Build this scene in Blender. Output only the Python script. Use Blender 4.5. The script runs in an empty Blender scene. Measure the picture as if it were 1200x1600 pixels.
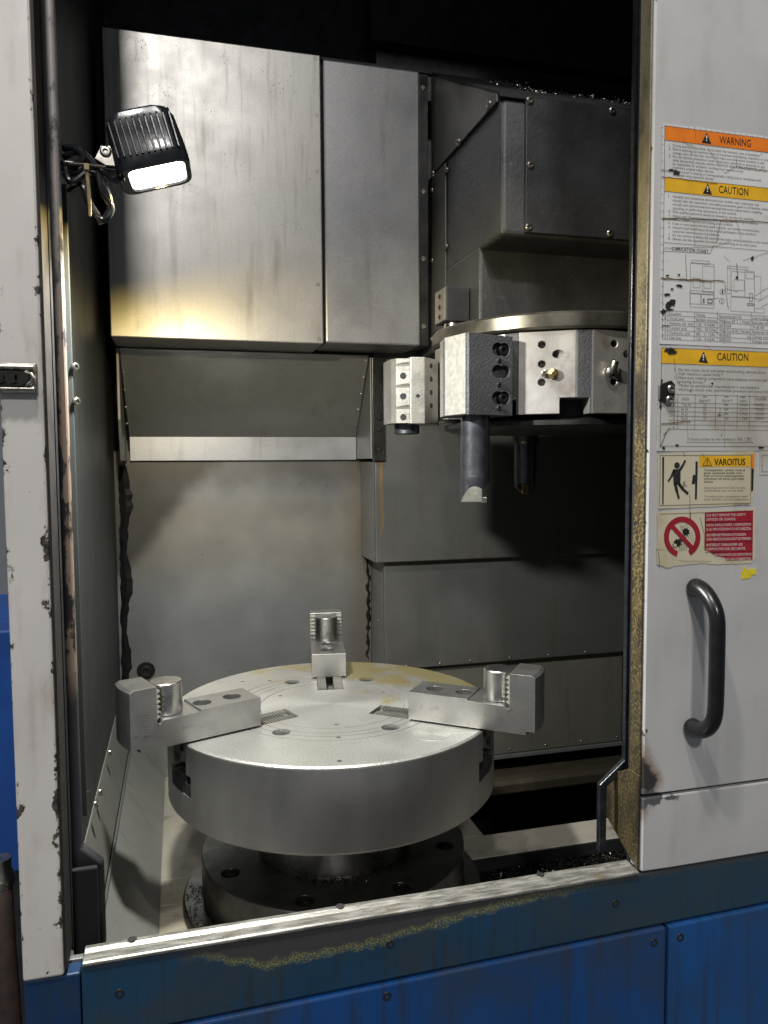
import bpy, bmesh, math, random
from mathutils import Vector, Matrix
random.seed(7)
R = math.radians
sc = bpy.context.scene
col = sc.collection

# ------------------------------------------------------------------ camera
F, PITCH, YAW, ROLL = 1196.0, R(-3.78), R(15.0), R(-0.363)
EYE = Vector((0, 0, 1.5))
fw = Vector((math.sin(YAW)*math.cos(PITCH), math.cos(YAW)*math.cos(PITCH), math.sin(PITCH)))
rt0 = Vector((math.cos(YAW), -math.sin(YAW), 0)); up0 = rt0.cross(fw)
rt = rt0*math.cos(ROLL) + up0*math.sin(ROLL); up = up0*math.cos(ROLL) - rt0*math.sin(ROLL)
cd = bpy.data.cameras.new('camera'); cam = bpy.data.objects.new('camera', cd); col.objects.link(cam)
cd.sensor_fit = 'VERTICAL'; cd.sensor_height = 24.0; cd.lens = 24.0*F/1600.0
cd.clip_start = 0.02; cd.clip_end = 60
cam.matrix_world = Matrix(((rt.x, up.x, -fw.x, EYE.x), (rt.y, up.y, -fw.y, EYE.y), (rt.z, up.z, -fw.z, EYE.z), (0, 0, 0, 1)))
sc.camera = cam

# ------------------------------------------------------------------ hall light, exposure
w = bpy.data.worlds.new('World'); sc.world = w; w.use_nodes = True
w.node_tree.nodes['Background'].inputs[0].default_value = (0.88, 0.93, 1.0, 1)
w.node_tree.nodes['Background'].inputs[1].default_value = 0.105
def hall_lamp(name, loc, target, sx, sy, power, color=(1, .97, .93)):
    l = bpy.data.lights.new(name, 'AREA'); l.shape = 'RECTANGLE'; l.size = sx; l.size_y = sy; l.energy = power; l.color = color
    o = bpy.data.objects.new(name, l); col.objects.link(o); o.location = loc
    o.rotation_euler = (Vector(target)-Vector(loc)).to_track_quat('-Z', 'Y').to_euler()
hall_lamp('hall_light', (-.55, -4.4, 5.2), (.2, 1.2, 2.0), .5, .35, 112)
hall_lamp('hall_light', (-.95, -.35, 4.7), (.5, .9, 1.0), .16, .16, 40)
hall_lamp('hall_light', (-.25, -.45, 4.7), (.5, .9, 1.0), .16, .16, 40)
sc.view_settings.view_transform = 'Standard'; sc.view_settings.look = 'None'
sc.view_settings.exposure = 0.1; sc.view_settings.gamma = 1.0; sc.view_settings.use_curve_mapping = False
sc.render.engine = 'CYCLES'
sc.cycles.use_denoising = True
sc.cycles.max_bounces = 8; sc.cycles.diffuse_bounces = 5; sc.cycles.glossy_bounces = 4
sc.cycles.caustics_reflective = False; sc.cycles.caustics_refractive = False
sc.cycles.sample_clamp_indirect = 4.0

# ------------------------------------------------------------------ picture point -> point on a real plane of the machine
def ray(x, y): return fw + rt*((x-600)/F) - up*((y-800)/F)
def onY(x, y, Y): d = ray(x, y); return EYE + d*(Y/d.y)
def onX(x, y, X): d = ray(x, y); return EYE + d*(X/d.x)
def onZ(x, y, Z): d = ray(x, y); return EYE + d*((Z-EYE.z)/d.z)

# ------------------------------------------------------------------ material graph helper
class G:
    def __init__(s, name):
        s.m = bpy.data.materials.new(name); s.m.use_nodes = True; s.t = s.m.node_tree
        s.b = s.t.nodes['Principled BSDF']; s._c = None
    def node(s, typ, **kw):
        n = s.t.nodes.new(typ)
        for k, v in kw.items(): setattr(n, k, v)
        return n
    def put(s, sock, v):
        if isinstance(v, bpy.types.NodeSocket): s.t.links.new(v, sock)
        elif isinstance(v, (tuple, list)): sock.default_value = tuple(v)+((1,) if len(v) == 3 and sock.type == 'RGBA' else ())
        else: sock.default_value = (v, v, v, 1) if sock.type == 'RGBA' else v
    def co(s):
        if not s._c: s._c = s.node('ShaderNodeTexCoord').outputs['Object']
        return s._c
    def xyz(s):
        n = s.node('ShaderNodeSeparateXYZ'); s.put(n.inputs[0], s.co()); return n.outputs
    def noise(s, scale, detail=4, st=(1, 1, 1), rough=.55, dist=0, vec=None, off=(0, 0, 0)):
        m = s.node('ShaderNodeMapping'); s.put(m.inputs['Vector'], vec or s.co()); m.inputs['Scale'].default_value = st; m.inputs['Location'].default_value = off
        n = s.node('ShaderNodeTexNoise'); s.put(n.inputs['Vector'], m.outputs[0])
        s.put(n.inputs['Scale'], scale); s.put(n.inputs['Detail'], detail); s.put(n.inputs['Roughness'], rough); s.put(n.inputs['Distortion'], dist)
        return n.outputs[0]
    def voro(s, scale, st=(1, 1, 1)):
        m = s.node('ShaderNodeMapping'); s.put(m.inputs['Vector'], s.co()); m.inputs['Scale'].default_value = st
        n = s.node('ShaderNodeTexVoronoi'); s.put(n.inputs['Vector'], m.outputs[0]); s.put(n.inputs['Scale'], scale); return n.outputs['Distance']
    def step(s, f, a, b, lo=0, hi=1):
        n = s.node('ShaderNodeMapRange', interpolation_type='SMOOTHSTEP'); s.put(n.inputs[0], f)
        for i, v in zip((1, 2, 3, 4), (a, b, lo, hi)): s.put(n.inputs[i], v)
        return n.outputs[0]
    def lin(s, f, a, b, lo=0, hi=1):
        n = s.node('ShaderNodeMapRange'); s.put(n.inputs[0], f)
        for i, v in zip((1, 2, 3, 4), (a, b, lo, hi)): s.put(n.inputs[i], v)
        return n.outputs[0]
    def op(s, o, a, b=0, c=0):
        n = s.node('ShaderNodeMath', operation=o); s.put(n.inputs[0], a); s.put(n.inputs[1], b); s.put(n.inputs[2], c); return n.outputs[0]
    def mul(s, *a):
        r = a[0]
        for x in a[1:]: r = s.op('MULTIPLY', r, x)
        return r
    def mix(s, f, a, b, mode='MIX'):
        n = s.node('ShaderNodeMix', data_type='RGBA', blend_type=mode, clamp_factor=True)
        s.put(n.inputs[0], f); s.put(n.inputs[6], a); s.put(n.inputs[7], b); return n.outputs[2]
    def bump(s, h, strength=.3, dist=.001):
        n = s.node('ShaderNodeBump'); s.put(n.inputs['Height'], h); n.inputs['Strength'].default_value = strength; n.inputs['Distance'].default_value = dist
        s.put(s.b.inputs['Normal'], n.outputs[0])
    def out(s, color, rough, metal=0, **kw):
        s.put(s.b.inputs['Base Color'], color); s.put(s.b.inputs['Roughness'], rough); s.put(s.b.inputs['Metallic'], metal)
        for k, v in kw.items(): s.put(s.b.inputs[k.replace('_', ' ')], v)
        return s.m

def simple(name, c, rough=.5, metal=0, var=.25, scale=30, bump=.15, bscale=400, **kw):
    g = G(name); n = g.noise(scale, 5)
    c2 = tuple(x*(1-var) for x in c); c3 = tuple(min(1, x*(1+var)) for x in c)
    k = g.mix(g.step(n, .3, .7), c2, c3)
    r = g.lin(g.noise(scale*.6, 4, off=(3, 1, 2)), .25, .75, max(.05, rough-.1), min(1, rough+.12))
    if bump: g.bump(g.noise(bscale, 3), bump, .0006)
    return g.out(k, r, metal, **kw)

def sheet(name, c, *a_, dense=False, **k_):
    return _sheet(name, c, *a_, dense=dense, **k_)
def _sheet(name, c, metal=.55, rough=.42, stain=(.10, .085, .05), amount=.5, spots=.4, grain=(1, 1, 14), warm=(.42, .36, .22), warmth=.0, off=0, dense=False, cl=(.82, 1.12), run=None):
    """satin sheet metal: brushed grain, cloudy film of oil, dried drips, dark specks"""
    g = G(name); o = (off, off*.7, off*.3)
    cloud = g.noise(3.2, 6, off=o, dist=.4); drip = g.noise(9, 5, st=(3, 3, .35), off=o); gr = g.noise(90, 3, st=grain, off=o)
    fine = g.noise(700, 2, off=o)
    k = g.mix(g.step(cloud, .2, .8), tuple(x*cl[0] for x in c), tuple(x*cl[1] for x in c))
    k = g.mix(g.mul(g.step(gr, .3, .8), .22), k, tuple(min(1, x*1.5) for x in c))
    k = g.mix(g.mul(g.step(drip, .52, .78), amount), k, stain)
    ff = g.noise(330, 3, off=(4, off, 2)); k = g.mix(g.mul(g.step(ff, .52, .72), .22), k, tuple(min(1, x*1.7) for x in c)); k = g.mix(g.mul(g.step(ff, .46, .28), .28), k, tuple(x*.45 for x in c))
    k = g.mix(g.mul(g.step(g.noise(2.1, 4, off=(7+off, 2, 1)), .45, .7), warmth), k, warm)
    sp = g.step(g.voro(190 if dense else 85, st=(1, 1, .5)), .24 if dense else .16, .12 if dense else .07); msk = g.step(g.noise(11 if dense else 7, 5, off=(off+5, 1, 9)), .48 if dense else .5, .70 if dense else .72)
    if dense:
        zz_ = g.xyz()[2]; msk = g.mul(msk, g.step(zz_, .12, .42, .25, 1)); k = g.mix(g.mul(g.step(g.noise(40, 5, st=(2.2, 1, .16), off=(2, 1, 7)), .5, .74), g.step(zz_, .1, .4, .15, .4)), k, (.18, .155, .12))
    k = g.mix(g.mul(sp, msk, spots), k, (.025, .022, .018))
    if run:
        X, Y, Z = g.xyz(); x0, z0, z1 = run; wv_ = g.mul(g.op('SUBTRACT', g.noise(22, 4, st=(1, 1, .5)), .5), .03)
        d_ = g.op('ABSOLUTE', g.op('SUBTRACT', g.op('ADD', X, wv_), x0))
        rm = g.mul(g.step(d_, .008, .001), g.step(Z, z0, z0+.03), g.step(Z, z1, z1-.02), g.step(g.noise(60, 4, st=(2, 1, .2)), .3, .6))
        k = g.mix(g.mul(rm, .8), k, (.26, .15, .04))
    r = g.lin(g.noise(14, 5, off=(1+off, 4, 2)), .2, .8, rough-.05, rough+.10)
    g.bump(g.op('ADD', g.mul(fine, .6), g.mul(gr, .5)), .12, .0006)
    return g.out(k, r, metal)

M = {}
M['panel'] = sheet('satin_sheet_steel', (.46, .45, .432), .80, .37, amount=.35, spots=.95, grain=(14, 14, 1), warmth=.12, dense=True, cl=(.97, 1.03))
M['panel_b'] = sheet('brushed_sheet_steel', (.40, .40, .41), .7, .38, amount=.35, spots=.1, grain=(1, 1, 22), off=3)
M['hood'] = sheet('hood_sheet', (.22, .222, .215), .5, .45, amount=.2, spots=.2, off=6)
M['cover'] = sheet('grey_way_cover', (.125, .125, .118), .4, .44, amount=.5, spots=.25, grain=(30, 30, 1), off=9, warmth=.2, warm=(.12, .10, .06))
M['cover_top'] = sheet('stained_way_cover', (.12, .12, .112), .35, .46, amount=.5, spots=.25, grain=(30, 30, 1), off=9, warmth=.2, warm=(.12, .10, .06), run=(-.405, .06, .30))
M['beam'] = simple('dark_beam_paint', (.10, .104, .115), .45, .3)
M['cover_low'] = sheet('lower_way_cover', (.16, .155, .13), .3, .5, amount=.6, spots=.2, grain=(40, 40, 1), off=12)
M['wall_dark'] = sheet('left_wall_sheet', (.055, .06, .058), .25, .5, amount=.8, spots=.3, off=15, stain=(.02, .018, .01))
M['black_roof'] = simple('flat_dark_steel', (.018, .019, .022), .6, .1)  # one even near-black base colour on every part that uses it
M['floor'] = sheet('cast_floor', (.36, .34, .29), .25, .55, amount=.7, spots=.6, grain=(8, 30, 8), off=19, warmth=.5, warm=(.40, .33, .17), stain=(.12, .10, .06))
M['floor_dark'] = sheet('dark_floor_beam', (.06, .05, .035), .3, .5, amount=.6, spots=.3, off=21)  # low brown base colour for the beam across the pit
M['plate'] = sheet('pale_chute_plate', (.30, .30, .275), .3, .5, amount=.25, spots=.3, off=23)
M['steel'] = simple('machined_steel', (.52, .51, .49), .30, 1.0, .14, 40, .12, 500)
M['steel_dark'] = simple('dark_machined_steel', (.065, .064, .061), .34, .8, .2, 40, .12, 500)
M['blued'] = simple('blued_steel_bar', (.11, .115, .13), .34, .85, .2, 60, .1, 700)
M['screw'] = simple('screw_steel', (.42, .40, .36), .32, 1.0, .3, 90, 0)
M['black_screw'] = simple('blackened_screw', (.05, .05, .05), .4, .7, .3, 90, 0)
M['void'] = simple('black_recess', (.006, .006, .007), .8, 0, .2, 30, 0)  # near-black colour that supplies the dark of trough and pit
M['rubber'] = simple('black_rubber', (.012, .012, .013), .6, 0, .3, 60, .2, 300)
M['black_paint'] = simple('wet_black_paint', (.016, .018, .022), .22, .1, .3, 50, .15, 200)
M['handle'] = simple('black_handle_plastic', (.007, .0072, .008), .26, 0, .25, 40, .08, 500)
M['chip'] = simple('oily_steel_chips', (.05, .045, .04), .25, .9, .6, 300, 0)
M['brass'] = simple('brass_nozzle', (.62, .47, .19), .3, 1, .2, 80, 0)
M['seal'] = simple('black_sealant', (.010, .010, .011), .32, 0, .3, 50, .5, 120)
M['tie'] = simple('yellowed_cable_tie', (.45, .36, .20), .5, 0, .3, 60, 0)
M['brown_edge'] = simple('dirty_brown_edge', (.014, .010, .008), .7, 0, .3, 50, .3, 200)
M['hose'] = simple('brown_hose', (.045, .03, .026), .6, 0, .3, 50, .4, 200)
M['cab'] = simple('blue_cabinet_paint', (.012, .07, .30), .45, 0, .15, 10, .1)
M['ink'] = simple('black_print', (.02, .02, .022), .5, 0, .2, 60, 0)
M['ink_grey'] = simple('fine_print', (.20, .20, .20), .6, 0, .3, 60, 0)
M['orange'] = simple('orange_print', (.86, .22, .015), .5, 0, .08, 30, 0)
M['amber'] = simple('amber_print', (.84, .47, .02), .5, 0, .1, 30, 0)
M['red'] = simple('red_print', (.36, .012, .03), .5, 0, .12, 30, 0)
M['white_ink'] = simple('white_print', (.78, .74, .70), .5, 0, .1, 30, 0)
M['yellow_tape'] = simple('yellow_tape', (.80, .66, .03), .5, 0, .1, 60, .2)
M['stain_ink'] = simple('brown_stain', (.17, .10, .04), .7, 0, .4, 90, 0)

def jaw_mat():
    g = G('jaw_steel'); n = g.noise(30, 6, dist=.4); f = g.noise(500, 3); gr = g.noise(160, 3, st=(1, 8, 8))
    k = g.mix(g.step(n, .3, .7), (.33, .325, .315), (.38, .375, .36)); k = g.mix(g.mul(g.step(f, .5, .75), .35), k, (.52, .51, .48))
    k = g.mix(g.mul(g.step(g.noise(52, 6, off=(3, 2, 1)), .60, .72), .4), k, (.15, .125, .10))
    g.bump(g.op('ADD', f, gr), .15, .0005); return g.out(k, g.lin(n, .2, .8, .30, .40), .88)
M['jaw_steel'] = jaw_mat()
def turret_mat():
    g = G('turret_face_steel'); n = g.noise(14, 6, dist=.5); gr = g.noise(120, 3, st=(9, 9, 1)); f = g.noise(500, 3)
    k = g.mix(g.step(n, .3, .7), (.42, .395, .37), (.55, .53, .50)); k = g.mix(g.mul(g.step(gr, .45, .75), .35), k, (.66, .63, .60))
    k = g.mix(g.mul(g.step(g.noise(24, 5, off=(5, 1, 1)), .58, .72), .5), k, (.26, .17, .11))
    g.bump(g.op('ADD', f, gr), .18, .0006); return g.out(k, g.lin(n, .2, .8, .34, .48), .7)
M['turret_steel'] = turret_mat()
def paper(name, base, dirt, amt):
    g = G(name); a = g.noise(9, 6, dist=.5); b = g.noise(40, 5); c = g.noise(22, 5, st=(.6, 1, 6))
    k = g.mix(g.mul(g.step(a, .42, .72), amt), base, dirt)
    k = g.mix(g.mul(g.step(c, .62, .76), amt*.9), k, (.24, .17, .09))
    k = g.mix(g.mul(g.step(b, .66, .74), amt), k, (.06, .05, .045))
    return g.out(k, .5)
M['paper'] = paper('white_label_film', (.74, .74, .73), (.50, .49, .46), .5)
M['paper_dirty'] = paper('grimy_label_film', (.60, .59, .56), (.36, .31, .23), .8)
M['paper_old'] = paper('yellowed_label_film', (.66, .60, .44), (.42, .34, .18), .75)

def paint_white(name, c, edge_x=None, chips=.5, grime=.5, door=False):
    """old pale machine paint: chipped specks down to grey primer, brown handling grime"""
    g = G(name); X, Y, Z = g.xyz()
    k = g.mix(g.step(g.noise(5, 6, dist=.3), .3, .75), tuple(x*.9 for x in c), tuple(min(1, x*1.06) for x in c))
    k = g.mix(g.mul(g.step(g.noise(16, 6, st=(2, 2, .5)), .50, .8), grime), k, (.38, .31, .25))
    n = g.op('ADD', g.noise(62, 5, st=(1, 1, .7), rough=.62), g.mul(g.op('SUBTRACT', g.noise(9, 4, off=(2, 8, 5)), .5), .42))
    th = .71
    if edge_x:
        lo, hi = edge_x
        e = g.op('MAXIMUM', g.step(X, lo+(.007 if door else .010), lo, 0, 1), g.step(X, hi-.012, hi, 0, 1))
        f = g.op('ADD', n, g.mul(e, .07 if door else .15))
        if door: f = g.op('SUBTRACT', f, g.step(X, .004, .03, 0, .10))
    else: f = n
    chip = g.mul(g.step(f, th-.012, th+.012), chips*2)
    chip = g.op('MINIMUM', chip, 1)
    if door:      # rusty burn and bare metal by the seam at the foot of the door, grey scuff under it
        dz = g.op('SUBTRACT', Z, .128); nn = g.mul(g.op('SUBTRACT', g.noise(34, 5), .5), .05)
        s1 = g.op('ADD', g.op('ADD', g.mul(X, 1.5), g.op('ABSOLUTE', g.mul(dz, .8))), nn)
        k = g.mix(g.mul(g.step(s1, .062, .030), .75), k, (.20, .11, .05)); k = g.mix(g.step(s1, .034, .026), k, (.045, .04, .035))
        s2 = g.op('ADD', g.op('ADD', g.mul(X, .28), g.op('ABSOLUTE', g.op('SUBTRACT', Z, .103))), nn)
        k = g.mix(g.step(s2, .016, .012), k, (.11, .11, .115))
    halo = g.mul(g.step(f, th-.05, th-.005), chips*2, .35); k = g.mix(halo, k, (.34, .27, .20)); k = g.mix(chip, k, g.mix(g.step(g.noise(150, 4), .4, .6), (.035, .032, .034), (.10, .085, .075)))
    sp = g.mul(g.step(g.voro(120), .12, .06), g.step(g.noise(8, 3, off=(4, 4, 4)), .52, .7))
    k = g.mix(g.mul(sp, .8), k, (.05, .045, .05))
    g.bump(g.op('SUBTRACT', g.mul(g.noise(260, 3), .25), chip), .35, .0006)
    return g.out(k, g.lin(g.noise(20, 4), .2, .8, .32, .5), 0, Coat_Weight=.15)
M['post'] = paint_white('chipped_cream_paint', (.70, .67, .64), (.0, .0435), .5, .75)
M['door'] = paint_white('grey_white_door_paint', (.57, .567, .565), (.0, 9.), .5, .30, door=True)

def grime_edge():
    g = G('oily_yellow_grime'); n = g.noise(60, 6, st=(1, 1, .5), rough=.7); f = g.noise(240, 4); X, Y, Z = g.xyz()
    k = g.mix(g.step(n, .35, .65), (.032, .025, .015), (.095, .070, .032))
    k = g.mix(g.step(g.op('ADD', f, g.mul(g.noise(5, 3), .35)), .62, .82), k, (.19, .15, .065))
    k = g.mix(g.step(g.op('ADD', Z, g.mul(n, .5)), .85, 1.25, 0, .85), k, (.25, .225, .155))
    k = g.mix(g.step(Z, .40, .15, 0, .5), k, (.05, .04, .025)); k = g.mix(g.mul(g.step(g.noise(13, 5, st=(1, 1, .4), off=(3, 3, 3)), .46, .62), .85), k, (.022, .018, .013))
    g.bump(g.op('ADD', n, g.mul(f, .5)), .6, .0018)
    return g.out(k, .42, .1)
M['grime'] = grime_edge()
def jamb_paint():
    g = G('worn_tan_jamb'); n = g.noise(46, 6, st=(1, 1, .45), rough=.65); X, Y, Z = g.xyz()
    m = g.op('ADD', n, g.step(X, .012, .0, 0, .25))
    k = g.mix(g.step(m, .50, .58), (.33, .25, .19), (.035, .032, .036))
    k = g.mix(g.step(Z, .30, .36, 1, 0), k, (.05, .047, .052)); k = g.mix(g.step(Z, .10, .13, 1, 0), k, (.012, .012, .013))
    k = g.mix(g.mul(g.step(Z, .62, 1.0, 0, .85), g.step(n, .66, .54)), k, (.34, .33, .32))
    g.bump(n, .5, .001)
    return g.out(k, .45, .2)
M['jamb'] = jamb_paint()

def blue(name, c, grime, low=None, off=0, band=False):
    g = G(name); X, Y, Z = g.xyz(); o = (off, 0, off)
    k = g.mix(g.step(g.noise(4, 5, off=o), .3, .7), tuple(x*.8 for x in c), tuple(x*1.15 for x in c))
    dr = g.noise(26, 5, st=(3, 1, .13), off=o)
    k = g.mix(g.mul(g.step(dr, .5, .72), grime), k, (.022, .030, .034))
    k = g.mix(g.mul(g.step(g.noise(7, 6, off=(off+2, 3, 1), dist=.6), .42, .66), grime), k, (.03, .045, .055))
    wob = g.mul(g.op('SUBTRACT', g.noise(38, 7, rough=.7), .5), .034)
    if band:      # rubbed bare along the top edge, with a dried yellow tide line under it
        line = g.op('ADD', g.op('ADD', -.037, g.step(X, .15, .48, 0, .029)), g.step(X, .09, .0, 0, .026)); zc = g.op('SUBTRACT', g.op('ADD', Z, wob), line)
        bare = g.mul(g.step(zc, -.002, .003), g.step(X, -.04, .02))
        tide = g.mul(g.step(g.op('ABSOLUTE', zc), .0085, .0005), g.step(g.noise(420, 5, rough=.7), .42, .60), g.step(X, -.02, .06), g.step(X, .60, .40))
        k = g.mix(bare, k, (.055, .052, .056))
        k = g.mix(g.step(X, .35, .75, 0, .45), k, (.03, .06, .085))
        k = g.mix(tide, k, (.25, .25, .09))
        k = g.mix(g.step(Z, -.012, 0, 0, .5), k, (.05, .05, .052))
    sp = g.mul(g.step(g.voro(95), .13, .06), g.step(g.noise(9, 3, off=(off, 5, 5)), .45, .65))
    k = g.mix(g.mul(sp, .8), k, (.012, .014, .016))
    g.bump(g.noise(180, 4), .2, .0008)
    return g.out(k, g.lin(g.noise(10, 5, off=o), .2, .8, .34, .58), 0)
M['blue_apron'] = blue('grimy_teal_blue_paint', (.008, .048, .105), .75, band=True)
M['blue_dark'] = blue('dark_corner_blue', (.006, .036, .11), .6, off=3)
M['blue'] = blue('blue_panel_paint', (.005, .060, .225), .6, off=5)
M['blue_r'] = blue('blue_panel_paint_right', (.007, .085, .295), .45, off=8)

def chuck_face():
    g = G('ground_chuck_face'); X, Y, Z = g.xyz()
    r = g.op('SQRT', g.op('ADD', g.mul(X, X), g.mul(Y, Y)))
    cv = g.node('ShaderNodeCombineXYZ'); g.put(cv.inputs[0], r)
    rings = g.noise(700, 3, vec=cv.outputs[0]); sp = g.noise(380, 5, rough=.7); cl = g.noise(9, 5)
    k = g.mix(g.step(cl, .3, .7), (.50, .49, .455), (.62, .61, .575))
    k = g.mix(g.mul(g.step(sp, .50, .66), .62), k, (.90, .89, .85))
    k = g.mix(g.mul(g.step(sp, .48, .32), .6), k, (.25, .24, .215))
    k = g.mix(g.mul(g.step(rings, .5, .72), .5), k, (.80, .79, .75)); k = g.mix(g.mul(g.step(rings, .48, .28), .4), k, (.33, .32, .29))
    oil = g.mul(g.step(g.op('ADD', g.noise(14, 5), g.mul(g.op('ADD', X, Y), .9)), .62, .84), g.step(Z, -.02, -.002))  # yellow patch in the face colour, stronger towards the right rear
    k = g.mix(g.mul(oil, .75), k, (.52, .43, .12))
    side = g.step(Z, -.004, -.007)
    k = g.mix(side, k, g.mix(g.step(g.noise(12, 5, st=(1, 1, .4)), .3, .7), (.40, .395, .39), (.52, .515, .51)))
    g.bump(g.op('ADD', g.mul(rings, .6), g.mul(sp, 1.0)), .35, .0009)
    tg = g.node('ShaderNodeTangent', direction_type='RADIAL', axis='Z'); g.put(g.b.inputs['Tangent'], tg.outputs[0])
    return g.out(k, g.lin(cl, .2, .8, .30, .42), g.mix(side, .72, .9), Anisotropic=.55)
M['chuck'] = chuck_face()
def cast(name, c, rough, bs, strength, dist, metal=.1):
    g = G(name); n = g.noise(bs, 6, rough=.65); b = g.noise(7, 5)
    k = g.mix(g.step(b, .3, .7), tuple(x*.75 for x in c), tuple(x*1.3 for x in c))
    k = g.mix(g.mul(g.step(g.noise(60, 5), .6, .75), .35), k, tuple(x*2.2 for x in c))
    g.bump(n, strength, dist); return g.out(k, g.lin(b, .2, .8, rough-.1, rough+.15), metal)
M['casting'] = cast('dark_grey_cast_paint', (.085, .088, .092), .45, 110, .5, .0022, .25)
M['coverplate'] = cast('dark_cover_plate', (.055, .056, .060), .40, 220, .55, .0012, .35)
M['castblack'] = cast('rough_black_cast', (.085, .085, .092), .5, 330, .9, .0022, .3)
M['ring_steel'] = simple('oily_ring_steel', (.115, .108, .09), .38, .75, .3, 25, .12, 400)
M['ground'] = simple('bright_ground_face', (.40, .39, .345), .40, .4, .15, 120, .15, 500)
M['castlight'] = cast('bead_blasted_steel', (.33, .32, .285), .42, 300, .5, .0012, .75)
def worn_sill():
    g = G('scraped_bare_sill'); n = g.noise(200, 6, st=(.16, 1, 1), rough=.65); c = g.noise(34, 6)
    k = g.mix(g.step(n, .3, .7), (.14, .132, .115), (.44, .43, .39)); k = g.mix(g.mul(g.step(c, .55, .75), .6), k, (.22, .16, .08))
    k = g.mix(g.step(g.noise(300, 4), .62, .72), k, (.10, .09, .07)); g.bump(n, .4, .001); return g.out(k, .40, .6)
M['sill'] = worn_sill()
def wall_stained():
    g = G('stained_back_wall'); X, Y, Z = g.xyz()
    fine = g.noise(600, 2); cl = g.noise(3.5, 6, dist=.4)
    k = g.mix(g.step(cl, .3, .7), (.23, .232, .228), (.30, .302, .298))
    k = g.mix(g.mul(g.step(g.noise(160, 3), .5, .75), .3), k, (.32, .32, .31))
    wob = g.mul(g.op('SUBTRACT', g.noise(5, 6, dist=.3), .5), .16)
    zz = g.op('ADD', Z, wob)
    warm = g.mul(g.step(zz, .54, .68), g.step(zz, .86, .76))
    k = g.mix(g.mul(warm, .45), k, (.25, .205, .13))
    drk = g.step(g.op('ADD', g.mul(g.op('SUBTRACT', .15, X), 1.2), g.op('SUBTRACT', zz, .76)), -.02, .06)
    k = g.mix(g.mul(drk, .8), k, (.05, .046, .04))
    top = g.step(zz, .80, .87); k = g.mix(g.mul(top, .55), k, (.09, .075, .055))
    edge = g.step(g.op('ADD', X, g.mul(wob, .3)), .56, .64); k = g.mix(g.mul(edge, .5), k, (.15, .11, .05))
    sp = g.mul(g.step(g.voro(42), .10, .05), g.step(g.noise(5, 3, off=(8, 1, 1)), .5, .65)); k = g.mix(g.mul(sp, .85), k, (.03, .025, .02))
    g.bump(fine, .12, .0006)
    return g.out(k, g.lin(g.noise(12, 5), .2, .8, .34, .48), .6)
M['backwall'] = wall_stained()
gl = G('lit_lamp_lens'); gl.out((.9, .9, .9), .3); gl.put(gl.b.inputs['Emission Color'], (1, .98, .92)); gl.b.inputs['Emission Strength'].default_value = 9.0
M['lens'] = gl.m

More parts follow.
